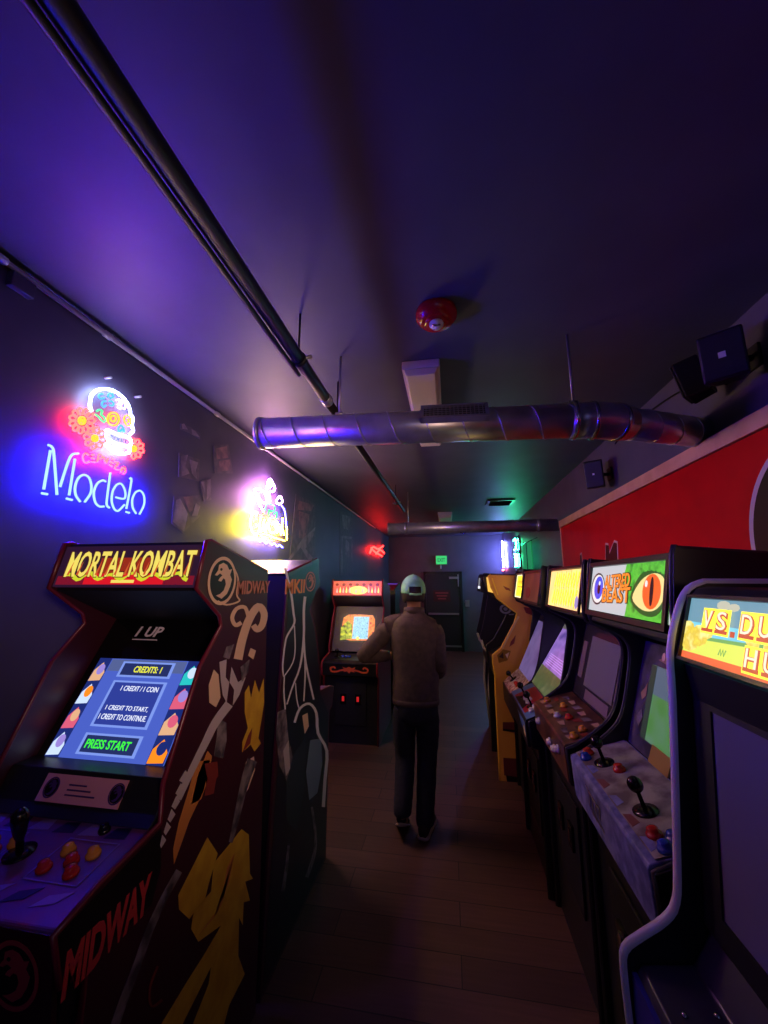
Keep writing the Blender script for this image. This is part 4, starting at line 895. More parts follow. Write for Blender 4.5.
cf = c.slab('instruction_card', (.652, 1.062), (.672, 1.115), mat('mustard_card', (170, 136, 60), .5), .003, -.10, .02, lift=.014)
stone = mat('blue_stone_overlay', (146, 150, 220), .4, noise=(26, (92, 98, 176)), bump=.25); stone2 = mat('pale_stone_overlay', (176, 170, 176), .35, noise=(15, (112, 96, 110)))
cp = c.prism('control_panel', [(.455, .85), (.446, .984), (.452, .994), (.50, 1.01), (.655, 1.058), (.655, .87)], stone, bev=.003)
f7 = Frame((-c.xi, .453-c.d0, .9955), (1, 0, 0), (0, .047, .0155), c.M); f7 = Frame((-c.xi, .456-c.d0, .9965), (1, 0, 0), (0, .199, .0615), c.M)
mb = MB(); W = 2*c.xi
decal(mb, f7, rect(.004, W-.004, .012, .2), stone2, .002, .002); rz = mat('rose_stone', (140, 80, 84), .4)
for k in range(6): decal(mb, f7, [(.02+.1*k, .014), (.08+.1*k, .016), (.07+.1*k, .04), (.03+.1*k, .034)], rz if k % 2 == 0 else stone, .0042)
mb.build('overlay_art', cp)
f7.o = f7.o+f7.N*.004
joystick(f7, .13, .075, cp); joystick(f7, .43, .075, cp)
for (a, b, m) in ((.04, .05, BTN_R), (.07, .03, BTN_B), (.20, .10, BTN_R), (.53, .05, BTN_R), (.56, .085, BTN_B), (.585, .05, BTN_B)): button(c, f7, a, b, .015, m, cp)
mb = MB(); f8 = Frame((-c.xi, .455-c.d0, .86), (1, 0, 0), (0, -.009, .12), c.M); knk = mat('dark_scroll_print', (26, 24, 44), .4)
for k in range(4): ribbon_decal(mb, f8, smooth([(.17+.03*k, .105-.006*k), (.20+.03*k, .09), (.185+.03*k, .05), (.215+.03*k, .03)], 4), .007, knk, .002); ribbon_decal(mb, f8, smooth([(.175+.03*k, .105-.006*k), (.206+.03*k, .09), (.191+.03*k, .05), (.221+.03*k, .03)], 4), .002, lightgrey_p, .003)
mb.build('front_scroll', cp)
coin_door(c, (.52, .28), (.52, .70), lit=False)

# brown weathered panel cabinet
c = right_cab('third cabinet on the right, brown patchwork control panel and dark grey screen', 2.15, .64, 0, 0, grey_trim)
fr = c.slab('marquee', (.556, 1.530), (.590, 1.720), glow_noise('marquee_peach', [(250, 208, 140), (244, 190, 120), (250, 226, 120)], 1.25, 7), .014, -c.xi+.03, c.xi-.015)
W, H = fr.w, fr.h; mb = MB(); yl2 = glow('marquee_lemon', (252, 226, 50), 1.5); yb2 = glow('marquee_ochre', (206, 140, 40), .9)
for (x0, b0, b1) in ((.2, .55, .92), (.17, .1, .5)):
    for k in range(5):
        a = W*(x0+.15*k)
        ribbon_decal(mb, fr, [(a, H*b0), (a+.03, H*b1), (a+.05, H*b0), (a+.075, H*b1)], .022, yb2, .001); ribbon_decal(mb, fr, [(a, H*b0), (a+.03, H*b1), (a+.05, H*b0), (a+.075, H*b1)], .014, yl2, .0022)
decal(mb, fr, ell(W*.93, H*.2, .025, .03, 10), glow('marquee_lilac', (150, 140, 200), .9), .003)
mb.build('artwork', fr.ob)
mframe(c, (.553, 1.520), (.592, 1.735), black, .012)
bz = c.slab('monitor_bezel', (.660, 1.055), (.765, 1.43), mat('grey_bezel', (54, 48, 54), .25), .012); W, H = bz.w, bz.h
sc = c.slab('screen', (.682, 1.125), (.752, 1.375), mat('switched_off_screen', (140, 134, 132), .12), .006, -.16, .20, lift=.004)
mb = MB(); crd = mat('bezel_card', (128, 104, 112), .45)
for r in (rect(W*.05, W*.15, H*.25, H*.75), rect(W*.86, W*.96, H*.25, H*.72), rect(W*.3, W*.8, H*.03, H*.16)): decal(mb, bz, r, crd)
mb.build('instruction_card', bz.ob)
brn = mat('brown_overlay', (112, 70, 52), .35, noise=(12, (62, 38, 32))); cp = c.prism('control_panel', [(.455, .85), (.446, .984), (.452, .994), (.50, 1.01), (.655, 1.058), (.655, .87)], brn, bev=.003)
f7 = Frame((-c.xi, .453-c.d0, .9955), (1, 0, 0), (0, .2, .062), c.M); mb = MB()
for k in range(7):
    for j in range(3):
        a = .02+.083*k+.02*j+.01*rnd.random(); b = .02+.055*j+.02*rnd.random(); decal(mb, f7, [(a, b), (a+.03+.03*rnd.random(), b+.004), (a+.056, b+.02+.02*rnd.random()), (a+.004, b+.03)], [tan, redbrown_p, grey_p, mat('dark_patch', (50, 32, 28), .4)][(k*2+j) % 4], .0012+.0002*(k % 2), .0012)
mb.build('overlay_art', cp)
f7.o = f7.o+f7.N*.002
for (a, b, m) in ((.06, .06, BTN_Y), (.20, .11, BTN_Y), (.30, .05, BTN_W), (.36, .09, BTN_R), (.52, .10, BTN_Y), (.56, .05, BTN_Y)): button(c, f7, a, b, .014, m, cp)
f8 = Frame((-c.xi, .455-c.d0, .86), (1, 0, 0), (0, -.009, .12), c.M)
for (a, b) in ((.12, .07), (.34, .05), (.42, .05), (.5, .08)): button(c, f8, a, b, .014, BTN_W, cp)
coin_door(c, (.52, .28), (.52, .70), lit=False)

# red and blue panel cabinet
c = right_cab('fourth cabinet on the right, red and blue control panel and purple lit screen', 2.80, .62, -.03, 0, black, bez=((.56, .95), (.83, 1.41)), drop=.115)
fr = c.slab('marquee', (.528, 1.530), (.560, 1.720), mat('unlit_brown_marquee', (150, 110, 70), .45, noise=(6, (120, 84, 56))), .014)
mb = MB(); decal(mb, fr, ell(fr.w*.35, fr.h*.3, .08, .04, 12), redbrown_p); mb.build('artwork', fr.ob)
mframe(c, (.523, 1.520), (.562, 1.735), black, .014)
bz = c.slab('monitor_bezel', (.555, .935), (.86, 1.42), black, .012)
sc = c.slab('screen', (.563, .955), (.825, 1.37), glow_noise('screen_purple', [(120, 90, 190), (170, 130, 226), (80, 60, 150)], .6, 6), .006, -.27, .27, lift=.004)
mb = MB(); decal(mb, sc, rect(0, sc.w, 0, sc.h*.30), glow_noise('screen_moss', [(96, 120, 70), (70, 96, 60), (120, 130, 90)], .55, 12)); decal(mb, sc, rect(0, sc.w, sc.h*.9, sc.h), glow('screen_top_grey', (110, 104, 100), .6), .0012)
for k in range(6): decal(mb, sc, rect(sc.w*.1, sc.w*.9, sc.h*(.34+.03*k), sc.h*(.35+.03*k)), glow('screen_pale_violet', (196, 150, 236), .9), .001)
mb.build('picture', sc.ob)
blu = mat('blue_overlay', (96, 140, 200), .35); cp = c.prism('control_panel', [(.412, .73), (.405, .86), (.412, .875), (.57, .945), (.57, .74)], black, bev=.003)
f7 = Frame((-c.xi, .414-c.d0, .8765), (1, 0, 0), (0, .156, .069), c.M); mb = MB(); W = 2*c.xi
decal(mb, f7, rect(.0, W, 0, .17), blu, .001, .001); decal(mb, f7, rect(.10, W-.10, .01, .16), mat('scarlet_overlay', (200, 36, 50), .35), .0022, .001); decal(mb, f7, [(.14, .01), (.40, .01), (.36, .06), (.2, .07)], black_p, .0034)
mb.build('overlay_art', cp)
f7.o = f7.o+f7.N*.004
joystick(f7, .2, .07, cp); joystick(f7, .42, .07, cp)
for (a, b) in ((.27, .06), (.31, .08), (.35, .06), (.47, .08), (.50, .05)): button(c, f7, a, b, .013, BTN_W, cp)
f8 = Frame((-c.xi, .413-c.d0, .735), (1, 0, 0), (0, -.007, .125), c.M); mb = MB(); decal(mb, f8, [(.3, .12), (W-.02, .12), (W-.02, .05), (.42, .07)], blu, .001); decal(mb, f8, ell(.52, .06, .03, .03, 12), cream, .002); mb.build('front_art', cp)
coin_door(c, (.49, .22), (.49, .62), lit=False)

# spotted panel cabinet
c = right_cab('fifth cabinet on the right, bright yellow lit marquee and a white spotted control panel', 3.41, .58, .01, 0, black, bez=((.56, .80), (.78, 1.40)), drop=.175)
fr = c.slab('marquee', (.566, 1.530), (.600, 1.720), glow('marquee_white_edge', (250, 240, 190), 1.1), .014)
mb = MB(); W, H = fr.w, fr.h; decal(mb, fr, rect(W*.12, W*.9, H*.06, H*.95), yl2); 
for k in range(6): ribbon_decal(mb, fr, [(W*(.2+.1*k), H*.55), (W*(.25+.1*k), H*(.8+.05*(k % 2))), (W*(.3+.1*k), H*.6)], .02, glow('marquee_amber', (240, 160, 30), 1.0), .002); ribbon_decal(mb, fr, [(W*(.2+.1*k), H*.15), (W*(.24+.1*k), H*.35)], .014, yb2, .002)
decal(mb, fr, rect(W*.2, W*.85, H*.44, H*.5), yb2, .002)
mb.build('artwork', fr.ob)
mframe(c, (.563, 1.520), (.602, 1.735), black, .012)
bz = c.slab('monitor_bezel', (.56, .91), (.80, 1.42), black, .012)
sc = c.slab('screen', (.566, .925), (.757, 1.33), glow_noise('screen_mauve', [(110, 90, 160), (140, 120, 190), (90, 70, 140)], .4, 5), .006, -.24, .24, lift=.004)
sp = mat('spotted_overlay', (206, 190, 190), .4, noise=(38, (110, 50, 60))); cp = c.prism('control_panel', [(.43, .66), (.425, .80), (.432, .812), (.57, .925), (.57, .68)], black, bev=.003)
f7 = Frame((-c.xi, .434-c.d0, .814), (1, 0, 0), (0, .136, .111), c.M); mb = MB(); decal(mb, f7, rect(.0, 2*c.xi, 0, .172), sp, .001, .001); mb.build('overlay_art', cp)
f7.o = f7.o+f7.N*.002
joystick(f7, .15, .08, cp, h=.07); button(c, f7, .3, .08, .013, BTN_R, cp); button(c, f7, .36, .08, .013, BTN_R, cp)

# yellow cabinet
yc = 3.735
ypx = [(505, 787), (499.5, 762), (496.4, 699.5), (495.5, 676), (493, 660.5), (493.2, 655.4), (501.4, 648.6), (514.5, 624), (517.5, 613), (509, 607), (497.2, 597.8), (491.5, 587), (488.7, 576)]
ypr = []
for q in ypx: p = at_y(*q, yc); ypr.append((p.x, max(p.z, 0)))
ypr = [(ypr[1][0], 0)]+ypr[1:]+[(ypr[-1][0]+.02, ypr[-1][1]+.012), (1.16, 1.70), (1.2, 1.66), (1.2, 0)]
c = Cab('arcade_cabinet', 'yellow cabinet with a zigzag front edge, sixth on the right', 'right', yc+.30, .8, .60)
yel_l = mat('yellow_laminate', (232, 160, 72), .4); yel_e = mat('bright_yellow_edge', (244, 186, 60), .35)
c.sides(ypr, yel_l, yel_e, .011, 14)
c.left.children[0].data.materials[0] = black
c.left.data.materials[0] = mat('black_inner_face', (16, 16, 18), .5)
c.prism('body', [(.45, .01), (.45, .70), (.46, .92), (.62, 1.06), (.70, 1.30), (.55, 1.52), (.52, 1.70), (1.15, 1.66), (1.18, .01)], black)
sf = c.side_frame(True); mb = MB()
Y1 = (465, 530, 5.908); Y2 = (470, 660, 5.12)
def sd(poly, m, crop, e=.001): decal(mb, sf, sf.pl(poly, crop), m, e)
sd([(225, 330), (262, 345), (270, 360), (240, 352)], redbrown_p, Y1); sd([(345, 455), (385, 460), (412, 490), (400, 505), (360, 490)], redbrown_p, Y1); sd([(270, 660), (300, 620), (290, 670), (262, 690)], redbrown_p, Y1)
sd([(190, 740), (225, 705), (270, 715), (250, 770), (200, 785)], mat('gold_badge', (170, 120, 40), .35, .6), Y1); sd([(200, 750), (225, 720), (228, 760)], mat('dark_badge', (70, 40, 24), .4), Y1, .0022); sd([(238, 735), (262, 722), (250, 760)], cream, Y1, .0022)
sd([(168, 318), (250, 318), (250, 360), (168, 352)], mat('brick_stripe', (116, 44, 50), .5), Y2); sd([(170, 500), (250, 505), (250, 600), (175, 590)], MC['brick_stripe'], Y2); sd([(168, 352), (250, 360), (250, 372), (168, 362)], black_p, Y2); sd([(185, 590), (250, 600), (250, 640), (190, 625)], black_p, Y2)
sr([(160, 285), (175, 330), (195, 385)], (7, 7), mat('strip_yellow', (255, 206, 60), .3), Y1)
sr([(220, 700), (290, 560), (318, 510)], (12, 12), mat('pale_yellow_strip', (240, 196, 130), .4), Y1)
mb.build('side_art', c.right)
c.slab('marquee', (ypr[12][0]+.04, 1.56), (ypr[12][0]+.03, 1.71), glow('marquee_warm', (250, 190, 80), .9), .014)
c.slab('screen', (.60, 1.07), (.685, 1.29), black_gloss, .006, -.22, .22, lift=.012)
c.prism('control_panel', [(ypr[4][0]+.02, .80), (ypr[4][0]+.012, .95), (.47, 1.0), (.62, 1.05), (.62, .82)], black)

sf = Frame((-.28, 0, 0), (0, 1, 0), (0, 0, 1), c.M); mb = MB(); q = sf.pix(505.5, 609)
pts = ell(q[0], q[1], .06, .05, 20)
for i in range(20):
    a, b = pts[i], pts[(i+1) % 20]; decal(mb, sf, [a, b, (q[0]+(b[0]-q[0])*.62, q[1]+(b[1]-q[1])*.62), (q[0]+(a[0]-q[0])*.62, q[1]+(a[1]-q[1])*.62)], mat('badge_grey', (110, 116, 130), .4))
decal(mb, sf, ell(q[0], q[1], .022, .018, 12), MC['badge_grey']); decal(mb, sf, [(q[0]+.03, q[1]-.05), (q[0]+.09, q[1]-.045), (q[0]+.08, q[1]-.06), (q[0]+.03, q[1]-.062)], MC['badge_grey'])
mb.build('badge', c.left)

# black cabinet beyond it
yk = 4.46
kpx = [(482, 575), (480.5, 592), (488, 594), (484, 620), (480, 637), (481.5, 640), (484, 648), (490.5, 655), (489, 690)]
kp = []
for q in kpx: p = at_y(*q, yk); kp.append((p.x, p.z))
kpr = [(kp[-1][0]+.05, 0), kp[-1]]+kp[::-1][1:]+[(kp[0][0]+.02, kp[0][1]+.02), (1.14, 1.72), (1.2, 1.68), (1.2, 0)]
c = Cab('arcade_cabinet', 'black cabinet beyond the yellow one, small white lamp at its top corner, ivory lower edge', 'right', yk+.3, .8, .60)
c.sides(kpr, mat('deep_black_laminate', (20, 20, 23), .5), None)
for o, x in ((c.left, -.29), (c.right, .29)):
    mb = MB(); mb.tube([(x, d, z) for d, z in c.l(kpr[:5])], .016, mat('ivory_edge_trim', (170, 166, 150), .4), 8); mb.build('edge_trim', o)
c.prism('body', [(.5, .01), (.5, .8), (.45, .95), (.55, 1.1), (.55, 1.5), (.45, 1.6), (.45, 1.70), (1.13, 1.69), (1.18, .01)], black)
mq = c.slab('marquee', (kp[1][0]+.02, 1.56), (kp[0][0]+.015, 1.72), black_gloss, .02)
mb = MB(); mb.hexa([mq.P(a, b, e) for e in (0, .01) for a, b in rect(.02, .10, .02, .05)], glow('lamp_white', (235, 235, 255), 1.2)); mb.hexa([mq.P(a, b, e) for e in (0, .008) for a, b in rect(.02, .045, .05, .15)], glow('lamp_grey', (150, 150, 160), .7)); mb.build('marquee_lamp', mq.ob)
c.slab('screen', (.54, 1.15), (.56, 1.45), black_gloss, .006, -.22, .22, lift=.016)
c.prism('control_panel', [(.37, .80), (.36, .92), (.46, .97), (.56, 1.02), (.56, .82)], black)

# ------------------------------------------------------------------ the man walking away
def skin_mesh(name, joints, bones, m, parent, sub=2, root=0, extra=None, voxel=0, sm=0):
    """joints: name -> (x,y,z,rx[,ry]); one continuous limb-and-trunk surface"""
    names = list(joints); me = bpy.data.meshes.new(name)
    me.from_pydata([joints[n][:3] for n in names], [(names.index(a), names.index(b)) for a, b in bones], [])
    o = bpy.data.objects.new(name, me); COL.objects.link(o)
    o.modifiers.new('skin', 'SKIN').use_smooth_shade = True
    lay = me.skin_vertices[0] if len(me.skin_vertices) else None
    if lay is None:
        bpy.context.view_layer.objects.active = o
    for i, n in enumerate(names):
        j = joints[n]; me.skin_vertices[0].data[i].radius = (j[3], j[4] if len(j) > 4 else j[3]); me.skin_vertices[0].data[i].use_root = (i == root)
    if sub: s = o.modifiers.new('sub', 'SUBSURF'); s.levels = sub; s.render_levels = sub
    bpy.context.view_layer.update()
    nm = bpy.data.meshes.new_from_object(o.evaluated_get(bpy.context.evaluated_depsgraph_get()))
    o.modifiers.clear(); old = o.data; o.data = nm; bpy.data.meshes.remove(old)
    if extra or voxel:
        bm = bmesh.new(); bm.from_mesh(nm)
        if extra: extra(bm)
        bm.to_mesh(nm); bm.free()
    if voxel:
        r = o.modifiers.new('fuse', 'REMESH'); r.mode = 'VOXEL'; r.voxel_size = voxel; r.use_smooth_shade = True
        if sm: q = o.modifiers.new('soft', 'SMOOTH'); q.iterations = sm; q.factor = .5
        bpy.context.view_layer.update()
        nm2 = bpy.data.meshes.new_from_object(o.evaluated_get(bpy.context.evaluated_depsgraph_get()))
        o.modifiers.clear(); o.data = nm2; bpy.data.meshes.remove(nm); nm = nm2
    nm.name = name; nm.materials.clear(); nm.materials.append(m)
    for f in nm.polygons: f.use_smooth = True
    o.parent = parent; return o
def ball(bm, c, r, seg=20, f=None, rot=None):
    M = Matrix.Translation(V(c)) @ (rot or Matrix.Identity(4)) @ Matrix.Diagonal((*r, 1))
    g = bmesh.ops.create_uvsphere(bm, u_segments=seg, v_segments=seg, radius=1)
    for v in g['verts']:
        if f: v.co = f(v.co.copy())
        v.co = M @ v.co
skin_m = mat('skin', (176, 124, 100), .5); jk = mat('brown_jacket_cloth', (102, 80, 80), .75, noise=(30, (88, 70, 72)), bump=.5)
jn = mat('dark_jeans', (44, 44, 62), .8, noise=(40, (36, 36, 52)), bump=.4); hair_m = mat('dark_hair', (34, 24, 22), .6, bump=.6)
capm = mat('green_cap_cloth', (160, 236, 180), .7, noise=(18, (124, 204, 148)), bump=.4); shoe_m = mat('dark_shoe', (40, 30, 32), .6); sole_m = mat('pale_sole', (190, 168, 162), .6)
man = empty('person', (-.27, 2.93, 0))
HD = V((-.005, .03, 1.580)); yaw = Matrix.Rotation(math.radians(14), 4, 'Z')     # the head turns a little to the left
def hp(x, y, z): return HD+(yaw.to_3x3() @ V((x, y, z)))
body_j = {'pelvis': (0, 0, .91, .10, .08), 'waist': (.01, 0, 1.06, .10, .08), 'chest': (.01, .0, 1.24, .12, .085), 'collar': (0, .005, 1.36, .075, .06), 'neck': (0, .018, 1.43, .050), 'skull': (*HD, .062),
 'shl': (-.175, 0, 1.325, .040), 'ell': (-.375, .02, 1.127, .034), 'wrl': (-.235, .215, 1.09, .028), 'pal': (-.17, .255, 1.085, .03, .018),
 'shr': (.145, .0, 1.305, .040), 'elr': (.173, -.012, 1.085, .034), 'wrr': (.165, .20, .975, .028), 'par': (.13, .265, .965, .03, .018),
 'hipl': (-.085, 0, .87, .085), 'knl': (-.075, .03, .46, .056), 'anl': (-.085, -.085, .125, .036), 'tol': (-.09, .03, .035, .03),
 'hipr': (.085, 0, .87, .085), 'knr': (.075, .045, .45, .056), 'anr': (.055, -.02, .085, .036), 'tor': (.07, .13, .03, .03)}
body_b = [('pelvis', 'waist'), ('waist', 'chest'), ('chest', 'collar'), ('collar', 'neck'), ('neck', 'skull'), ('collar', 'shl'), ('shl', 'ell'), ('ell', 'wrl'), ('wrl', 'pal'), ('collar', 'shr'), ('shr', 'elr'), ('elr', 'wrr'), ('wrr', 'par'),
 ('pelvis', 'hipl'), ('hipl', 'knl'), ('knl', 'anl'), ('anl', 'tol'), ('pelvis', 'hipr'), ('hipr', 'knr'), ('knr', 'anr'), ('anr', 'tor')]
def limb(bm, pts, rad, seg=8):
    for i in range(len(pts)-1):
        a, b = V(pts[i]), V(pts[i+1])
        for k in range(7):
            t = k/6; q = a.lerp(b, t); r = rad[i]*(1-t)+rad[i+1]*t; ball(bm, q, (r, r, r), seg)
def extras(bm):
    def headf(v):           # skull wide above, chin narrow below, face flatter in front
        k = 1-.28*max(0, -v.z)**1.4
        return V((v.x*k, v.y*(1-.08*max(0, -v.z))+(.10*max(0, -v.z) if v.y > 0 else 0), v.z))
    ball(bm, HD, (.074, .093, .112), 24, headf, yaw)
    ball(bm, hp(0, .098, -.022), (.012, .018, .02), 12, None, yaw); ball(bm, hp(0, .085, .0), (.009, .012, .03), 12, None, yaw)
    for s in (-1, 1):
        ball(bm, hp(s*.076, -.005, -.012), (.010, .020, .032), 12, None, yaw @ Matrix.Rotation(s*.25, 4, 'Z'))
        ball(bm, hp(s*.03, .078, .012), (.016, .012, .012), 10, None, yaw)
    ball(bm, hp(0, .088, -.058), (.022, .010, .006), 10, None, yaw); ball(bm, hp(0, .086, -.068), (.019, .010, .006), 10, None, yaw); ball(bm, hp(0, .07, -.095), (.026, .022, .016), 12, None, yaw)
    # hands: palm + four unequal curled fingers + thumb from the side of the palm
    for (P, d, n, s) in ((V((-.175, .25, 1.085)), V((.78, .5, -.1)).normalized(), V((-.45, .72, .0)).normalized(), 1), (V((.135, .255, .967)), V((-.55, .78, -.15)).normalized(), V((.75, .55, .1)).normalized(), -1)):
        n = (n-d*n.dot(d)).normalized(); u = d.cross(n)*s
        if u.z > 0: u = -u
        for k, (L, w) in enumerate(((.068, -.027), (.076, -.009), (.071, .010), (.056, .027))):
            b = P+d*.028+u*w; limb(bm, [b, b+d*L*.45-n*.008, b+d*L*.75-n*.028, b+d*L*.8-n*.05], (.0088, .0084, .0078, .0066))
        for w in (-.02, 0, .02): limb(bm, [P-d*.03+u*w, P+d*.03+u*w], (.014, .012))
        b = P-d*.015-u*.024; limb(bm, [b, b+d*.02-u*.022-n*.012, b+d*.045-u*.026-n*.028], (.011, .0095, .008))
skin_mesh('body', body_j, body_b, skin_m, man, 2, 0, extras, .0055, 4)
def loft(mb, secs, m, seg=20, power=1.0, wr=0., ph=0.):
    """secs: (centre, rx, ry[, tilt axis pair]) rings, each square to the path; one closed surface"""
    vs = []; fs = []; n = len(secs); C = [V(q[0]) for q in secs]; px = None
    for i, q in enumerate(secs):
        t = (C[min(i+1, n-1)]-C[max(i-1, 0)]).normalized()
        x = V((1, 0, 0)) if abs(t.x) < .75 else V((0, 1, 0)); x = (x-t*x.dot(t)).normalized(); y = t.cross(x)
        if px is not None and x.dot(px) < 0: x, y = -x, -y
        px = x
        for k in range(seg):
            a = 2*PI*k/seg; w = 1+wr*math.sin(i*2.1+3*a+ph)
            ca, sa = math.cos(a), math.sin(a)
            ca = math.copysign(abs(ca)**power, ca); sa = math.copysign(abs(sa)**power, sa)
            vs.append(C[i]+(x*ca*q[1]+y*sa*q[2])*w)
    for i in range(n-1):
        for k in range(seg): fs.append((i*seg+k, i*seg+(k+1) % seg, (i+1)*seg+(k+1) % seg, (i+1)*seg+k))
    fs += [tuple(range(seg-1, -1, -1)), tuple((n-1)*seg+k for k in range(seg))]
    return mb.faces(vs, fs, m, True)
def dens(secs, n=4):
    pts = smooth([(*q[0], q[1], q[2]) for q in secs], n) if False else None
    out = []
    P = [V((*q[0],)) for q in secs]; k = len(secs)
    for i in range(k-1):
        for j in range(n):
            t = j/n; a, b, c0, d0 = secs[max(i-1, 0)], secs[i], secs[i+1], secs[min(i+2, k-1)]
            f = lambda p0, p1, p2, p3: .5*(2*p1+(p2-p0)*t+(2*p0-5*p1+4*p2-p3)*t*t+(3*p1-p0-3*p2+p3)*t**3)
            out.append((tuple(f(a[0][m_], b[0][m_], c0[0][m_], d0[0][m_]) for m_ in range(3)), f(a[1], b[1], c0[1], d0[1]), f(a[2], b[2], c0[2], d0[2])))
    out.append(secs[-1]); return out
mb = MB()
loft(mb, dens([((.005, 0, .825), .158, .118), ((.005, 0, .85), .164, .126), ((.004, 0, .92), .165, .124), ((.008, 0, 1.05), .166, .120), ((.006, -.004, 1.18), .174, .124), ((.004, -.004, 1.28), .184, .122), ((.0, .0, 1.345), .176, .112), ((.0, .006, 1.385), .142, .096), ((.0, .014, 1.425), .088, .082), ((.0, .018, 1.47), .066, .072)]), jk, 28, .85, .012)
for arm in ([((-.08, 0, 1.355), .060, .080), ((-.185, 0, 1.325), .074, .082), ((-.25, 0, 1.255), .066, .072), ((-.33, .004, 1.175), .060, .064), ((-.375, .02, 1.128), .056, .060), ((-.355, .075, 1.112), .054, .056), ((-.30, .14, 1.10), .049, .050), ((-.235, .213, 1.09), .042, .042)],
            [((.06, 0, 1.345), .060, .080), ((.142, 0, 1.305), .070, .078), ((.160, -.008, 1.24), .064, .068), ((.170, -.018, 1.15), .060, .062), ((.173, -.015, 1.085), .057, .060), ((.175, .04, 1.05), .053, .056), ((.172, .12, 1.01), .048, .050), ((.165, .197, .977), .041, .042)]):
    loft(mb, dens(arm), jk, 18, 1, .03)
jo = mb.build('jacket', man)
mb = MB(); loft(mb, [((.005, 0, .815), .160, .120), ((.005, 0, .82), .167, .127), ((.005, 0, .852), .168, .128), ((.005, 0, .858), .160, .120)], jk, 28, .85); mb.build('hem_band', jo)
mb = MB(); loft(mb, [((0, .012, 1.425), .080, .082), ((0, .018, 1.47), .076, .082), ((0, .020, 1.475), .070, .076), ((0, .016, 1.43), .070, .072)], jk, 24); mb.build('collar', jo)
mb = MB()
loft(mb, dens([((.005, 0, .93), .14, .104), ((.005, 0, .86), .150, .116), ((.005, -.004, .79), .155, .120), ((.004, 0, .73), .146, .112), ((.003, .003, .69), .11, .09)]), jn, 24, .9)
for leg in ([((-.072, 0, .80), .080, .104), ((-.080, .008, .70), .084, .096), ((-.082, .018, .58), .078, .086), ((-.079, .03, .46), .070, .076), ((-.080, -.02, .32), .066, .072), ((-.083, -.065, .225), .062, .068), ((-.085, -.085, .175), .060, .066), ((-.085, -.087, .155), .056, .062)],
            [((.078, 0, .80), .080, .104), ((.084, .012, .70), .084, .096), ((.082, .032, .58), .078, .086), ((.075, .045, .46), .070, .076), ((.068, .018, .30), .066, .072), ((.060, -.005, .16), .062, .070), ((.058, -.012, .09), .062, .070), ((.058, -.012, .075), .058, .064)]):
    loft(mb, dens(leg), jn, 18, 1, .03)
mb.build('jeans', man)
# hair below the cap, then the cap
def cutball(name, c, r, m, zmin, f=None, parent=man, keep=None):
    bm = bmesh.new(); M = Matrix.Translation(V(c)) @ yaw @ Matrix.Diagonal((*r, 1))
    g = bmesh.ops.create_uvsphere(bm, u_segments=36, v_segments=28, radius=1)
    bmesh.ops.delete(bm, geom=[v for v in bm.verts if not (keep(v.co) if keep else v.co.z > zmin)], context='VERTS')
    for v in bm.verts: v.co = M @ v.co
    me = bpy.data.meshes.new(name); bm.to_mesh(me); bm.free(); me.materials.append(m)
    for p in me.polygons: p.use_smooth = True
    o = bpy.data.objects.new(name, me); COL.objects.link(o); o.parent = parent
    s = o.modifiers.new('thick', 'SOLIDIFY'); s.thickness = .006; s.offset = 1
    return o
cutball('hair', HD+V((0, -.004, -.01)), (.080, .100, .112), hair_m, -1, keep=lambda c: (c.y < .25 and c.z > -.62-.2*c.y) or c.z > .35)
cap = cutball('cap', HD+V((0, -.002, .022)), (.086, .107, .108), capm, .0, keep=lambda c: c.z > -.30 and not (c.y < -.6 and c.z < .12 and abs(c.x) < .48) and not (c.y > .2 and c.z < -.02))
mb = MB(); ps = []
for k in range(15):
    a = PI*.15+PI*.7*k/14; ps.append(tuple(hp(.088*math.cos(a), .105*math.sin(a), .024)))
out = [tuple(hp(.100*math.cos(PI*.15+PI*.7*k/14), .105*math.sin(PI*.15+PI*.7*k/14)+.068*math.sin(PI*k/14), .010)) for k in range(15)]
mb.faces([*ps, *out, *[tuple(V(q)+V((0, 0, -.004))) for q in ps+out]], [(i, i+1, 16+i, 15+i) for i in range(14)]+[(30+i, 45+i, 46+i, 31+i) for i in range(14)]+[(15+i, 16+i, 46+i, 45+i) for i in range(14)], capm, True); mb.build('brim', cap)
mb = MB(); mb.lathe([(.010, 0), (.009, .005), (.004, .008)], capm, hp(0, -.002, .132)); mb.build('top_button', cap)
mb = MB(); mb.tube([hp(-.045, -.098, -.006), hp(0, -.111, -.010), hp(.045, -.098, -.006)], .008, capm, 8); mb.build('strap', cap)
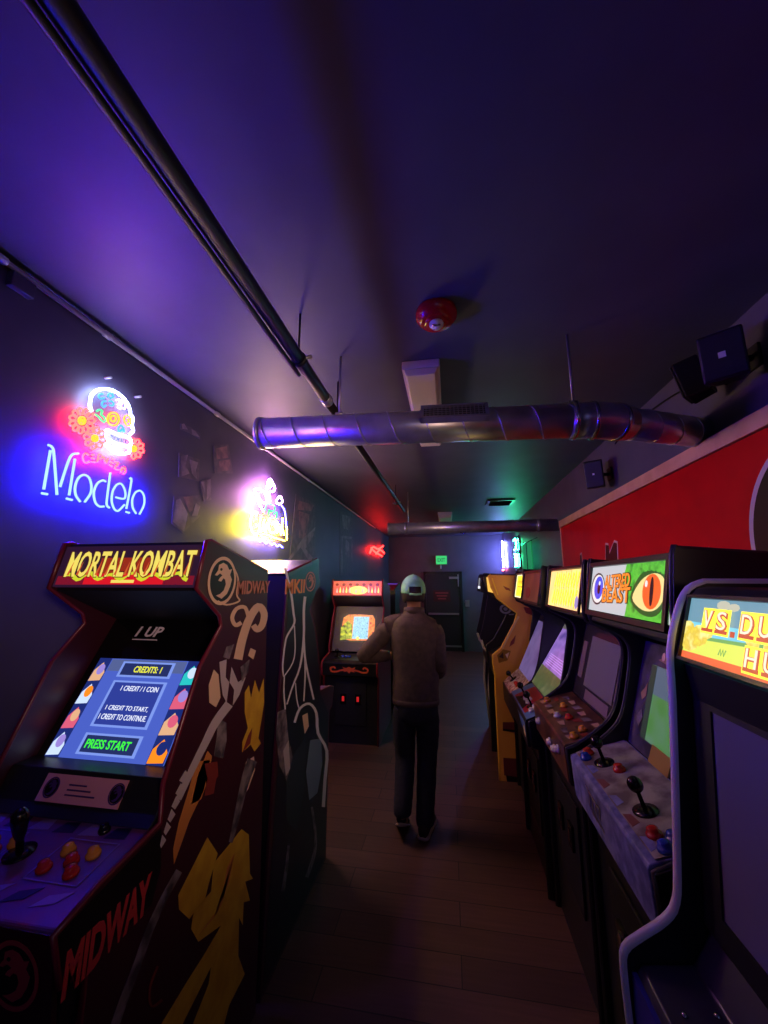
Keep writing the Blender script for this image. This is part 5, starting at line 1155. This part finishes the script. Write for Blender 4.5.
def shoe(base, yawr, pitch, name='shoe'):
    M = Matrix.Translation(V(base)) @ Matrix.Rotation(yawr, 4, 'Z') @ Matrix.Rotation(pitch, 4, 'X')   # origin at the ball of the foot, +y forward
    secs = [(-.19, .030, .075), (-.17, .038, .085), (-.12, .038, .082), (-.06, .042, .068), (0, .048, .052), (.05, .044, .042), (.085, .028, .032)]
    def loft(z0f, z1f, m, grow, nm, par):
        mb = MB(); vs = []; fs = []; n = 12
        for (y, w, h) in secs:
            for k in range(n):
                a = 2*PI*k/n; z0, z1 = z0f(h), z1f(h)
                vs.append(M @ V(((w+grow)*math.cos(a), y*(1+grow*2), (z0+z1)/2+(z1-z0)/2*math.sin(a))))
        for i in range(len(secs)-1):
            for k in range(n): fs.append((i*n+k, i*n+(k+1) % n, (i+1)*n+(k+1) % n, (i+1)*n+k))
        fs += [tuple(range(n-1, -1, -1)), tuple((len(secs)-1)*n+k for k in range(n))]
        mb.faces(vs, fs, m, True); return mb.build(nm, par)
    o = loft(lambda h: .012, lambda h: h+.01, shoe_m, 0, name, man); loft(lambda h: 0, lambda h: .022, sole_m, .003, 'sole', o)
    mb = MB()
    for k in range(3): mb.tube([M @ V((-.022, -.05+.028*k, .083-.012*k)), M @ V((0, -.05+.028*k, .089-.012*k)), M @ V((.022, -.05+.028*k, .083-.012*k))], .003, sole_m, 6)
    mb.build('laces', o); return o
shoe((-.10, .045, .002), .06, -.50); shoe((.075, .10, .001), -.15, -.02)
tag(man, 'person in a green cap, brown jacket and dark jeans walking away, left elbow out', 'person')

# ------------------------------------------------------------------ added fill lights, unseen behind the camera
def lamp(name, loc, col, watts, size):
    l = bpy.data.lights.new(name, 'POINT'); l.color = lin(col); l.energy = watts; l.shadow_soft_size = size
    o = bpy.data.objects.new(name, l); COL.objects.link(o); o.location = loc
lamp('fill_point', (.3, -1.6, 2.35), (170, 170, 255), 6, .25)  # added cool fill, no known lamp of the room
l = bpy.data.lights.new('fill_spot', 'SPOT'); l.color = lin((255, 205, 180)); l.energy = 80; l.shadow_soft_size = .2; l.spot_size = math.radians(50); l.spot_blend = 1  # added warm fill that brightens the sides of the left cabinets
o = bpy.data.objects.new('fill_spot', l); COL.objects.link(o); o.location = (.95, -.7, 2.0)
o.rotation_euler = (V((-.8, 1.75, 1.78))-V(o.location)).to_track_quat('-Z', 'Y').to_euler()

# ------------------------------------------------------------------ world and view
w = bpy.data.worlds.new('world'); scn.world = w; w.use_nodes = True
w.node_tree.nodes['Background'].inputs[0].default_value = (.01, .01, .02, 1); w.node_tree.nodes['Background'].inputs[1].default_value = .3
vs = scn.view_settings; vs.view_transform = 'Standard'; vs.look = 'None'; vs.gamma = 1; vs.exposure = .35; vs.use_curve_mapping = False
cy = scn.cycles; cy.max_bounces = 8; cy.diffuse_bounces = 5; cy.glossy_bounces = 4; cy.use_denoising = True; cy.sample_clamp_indirect = 3
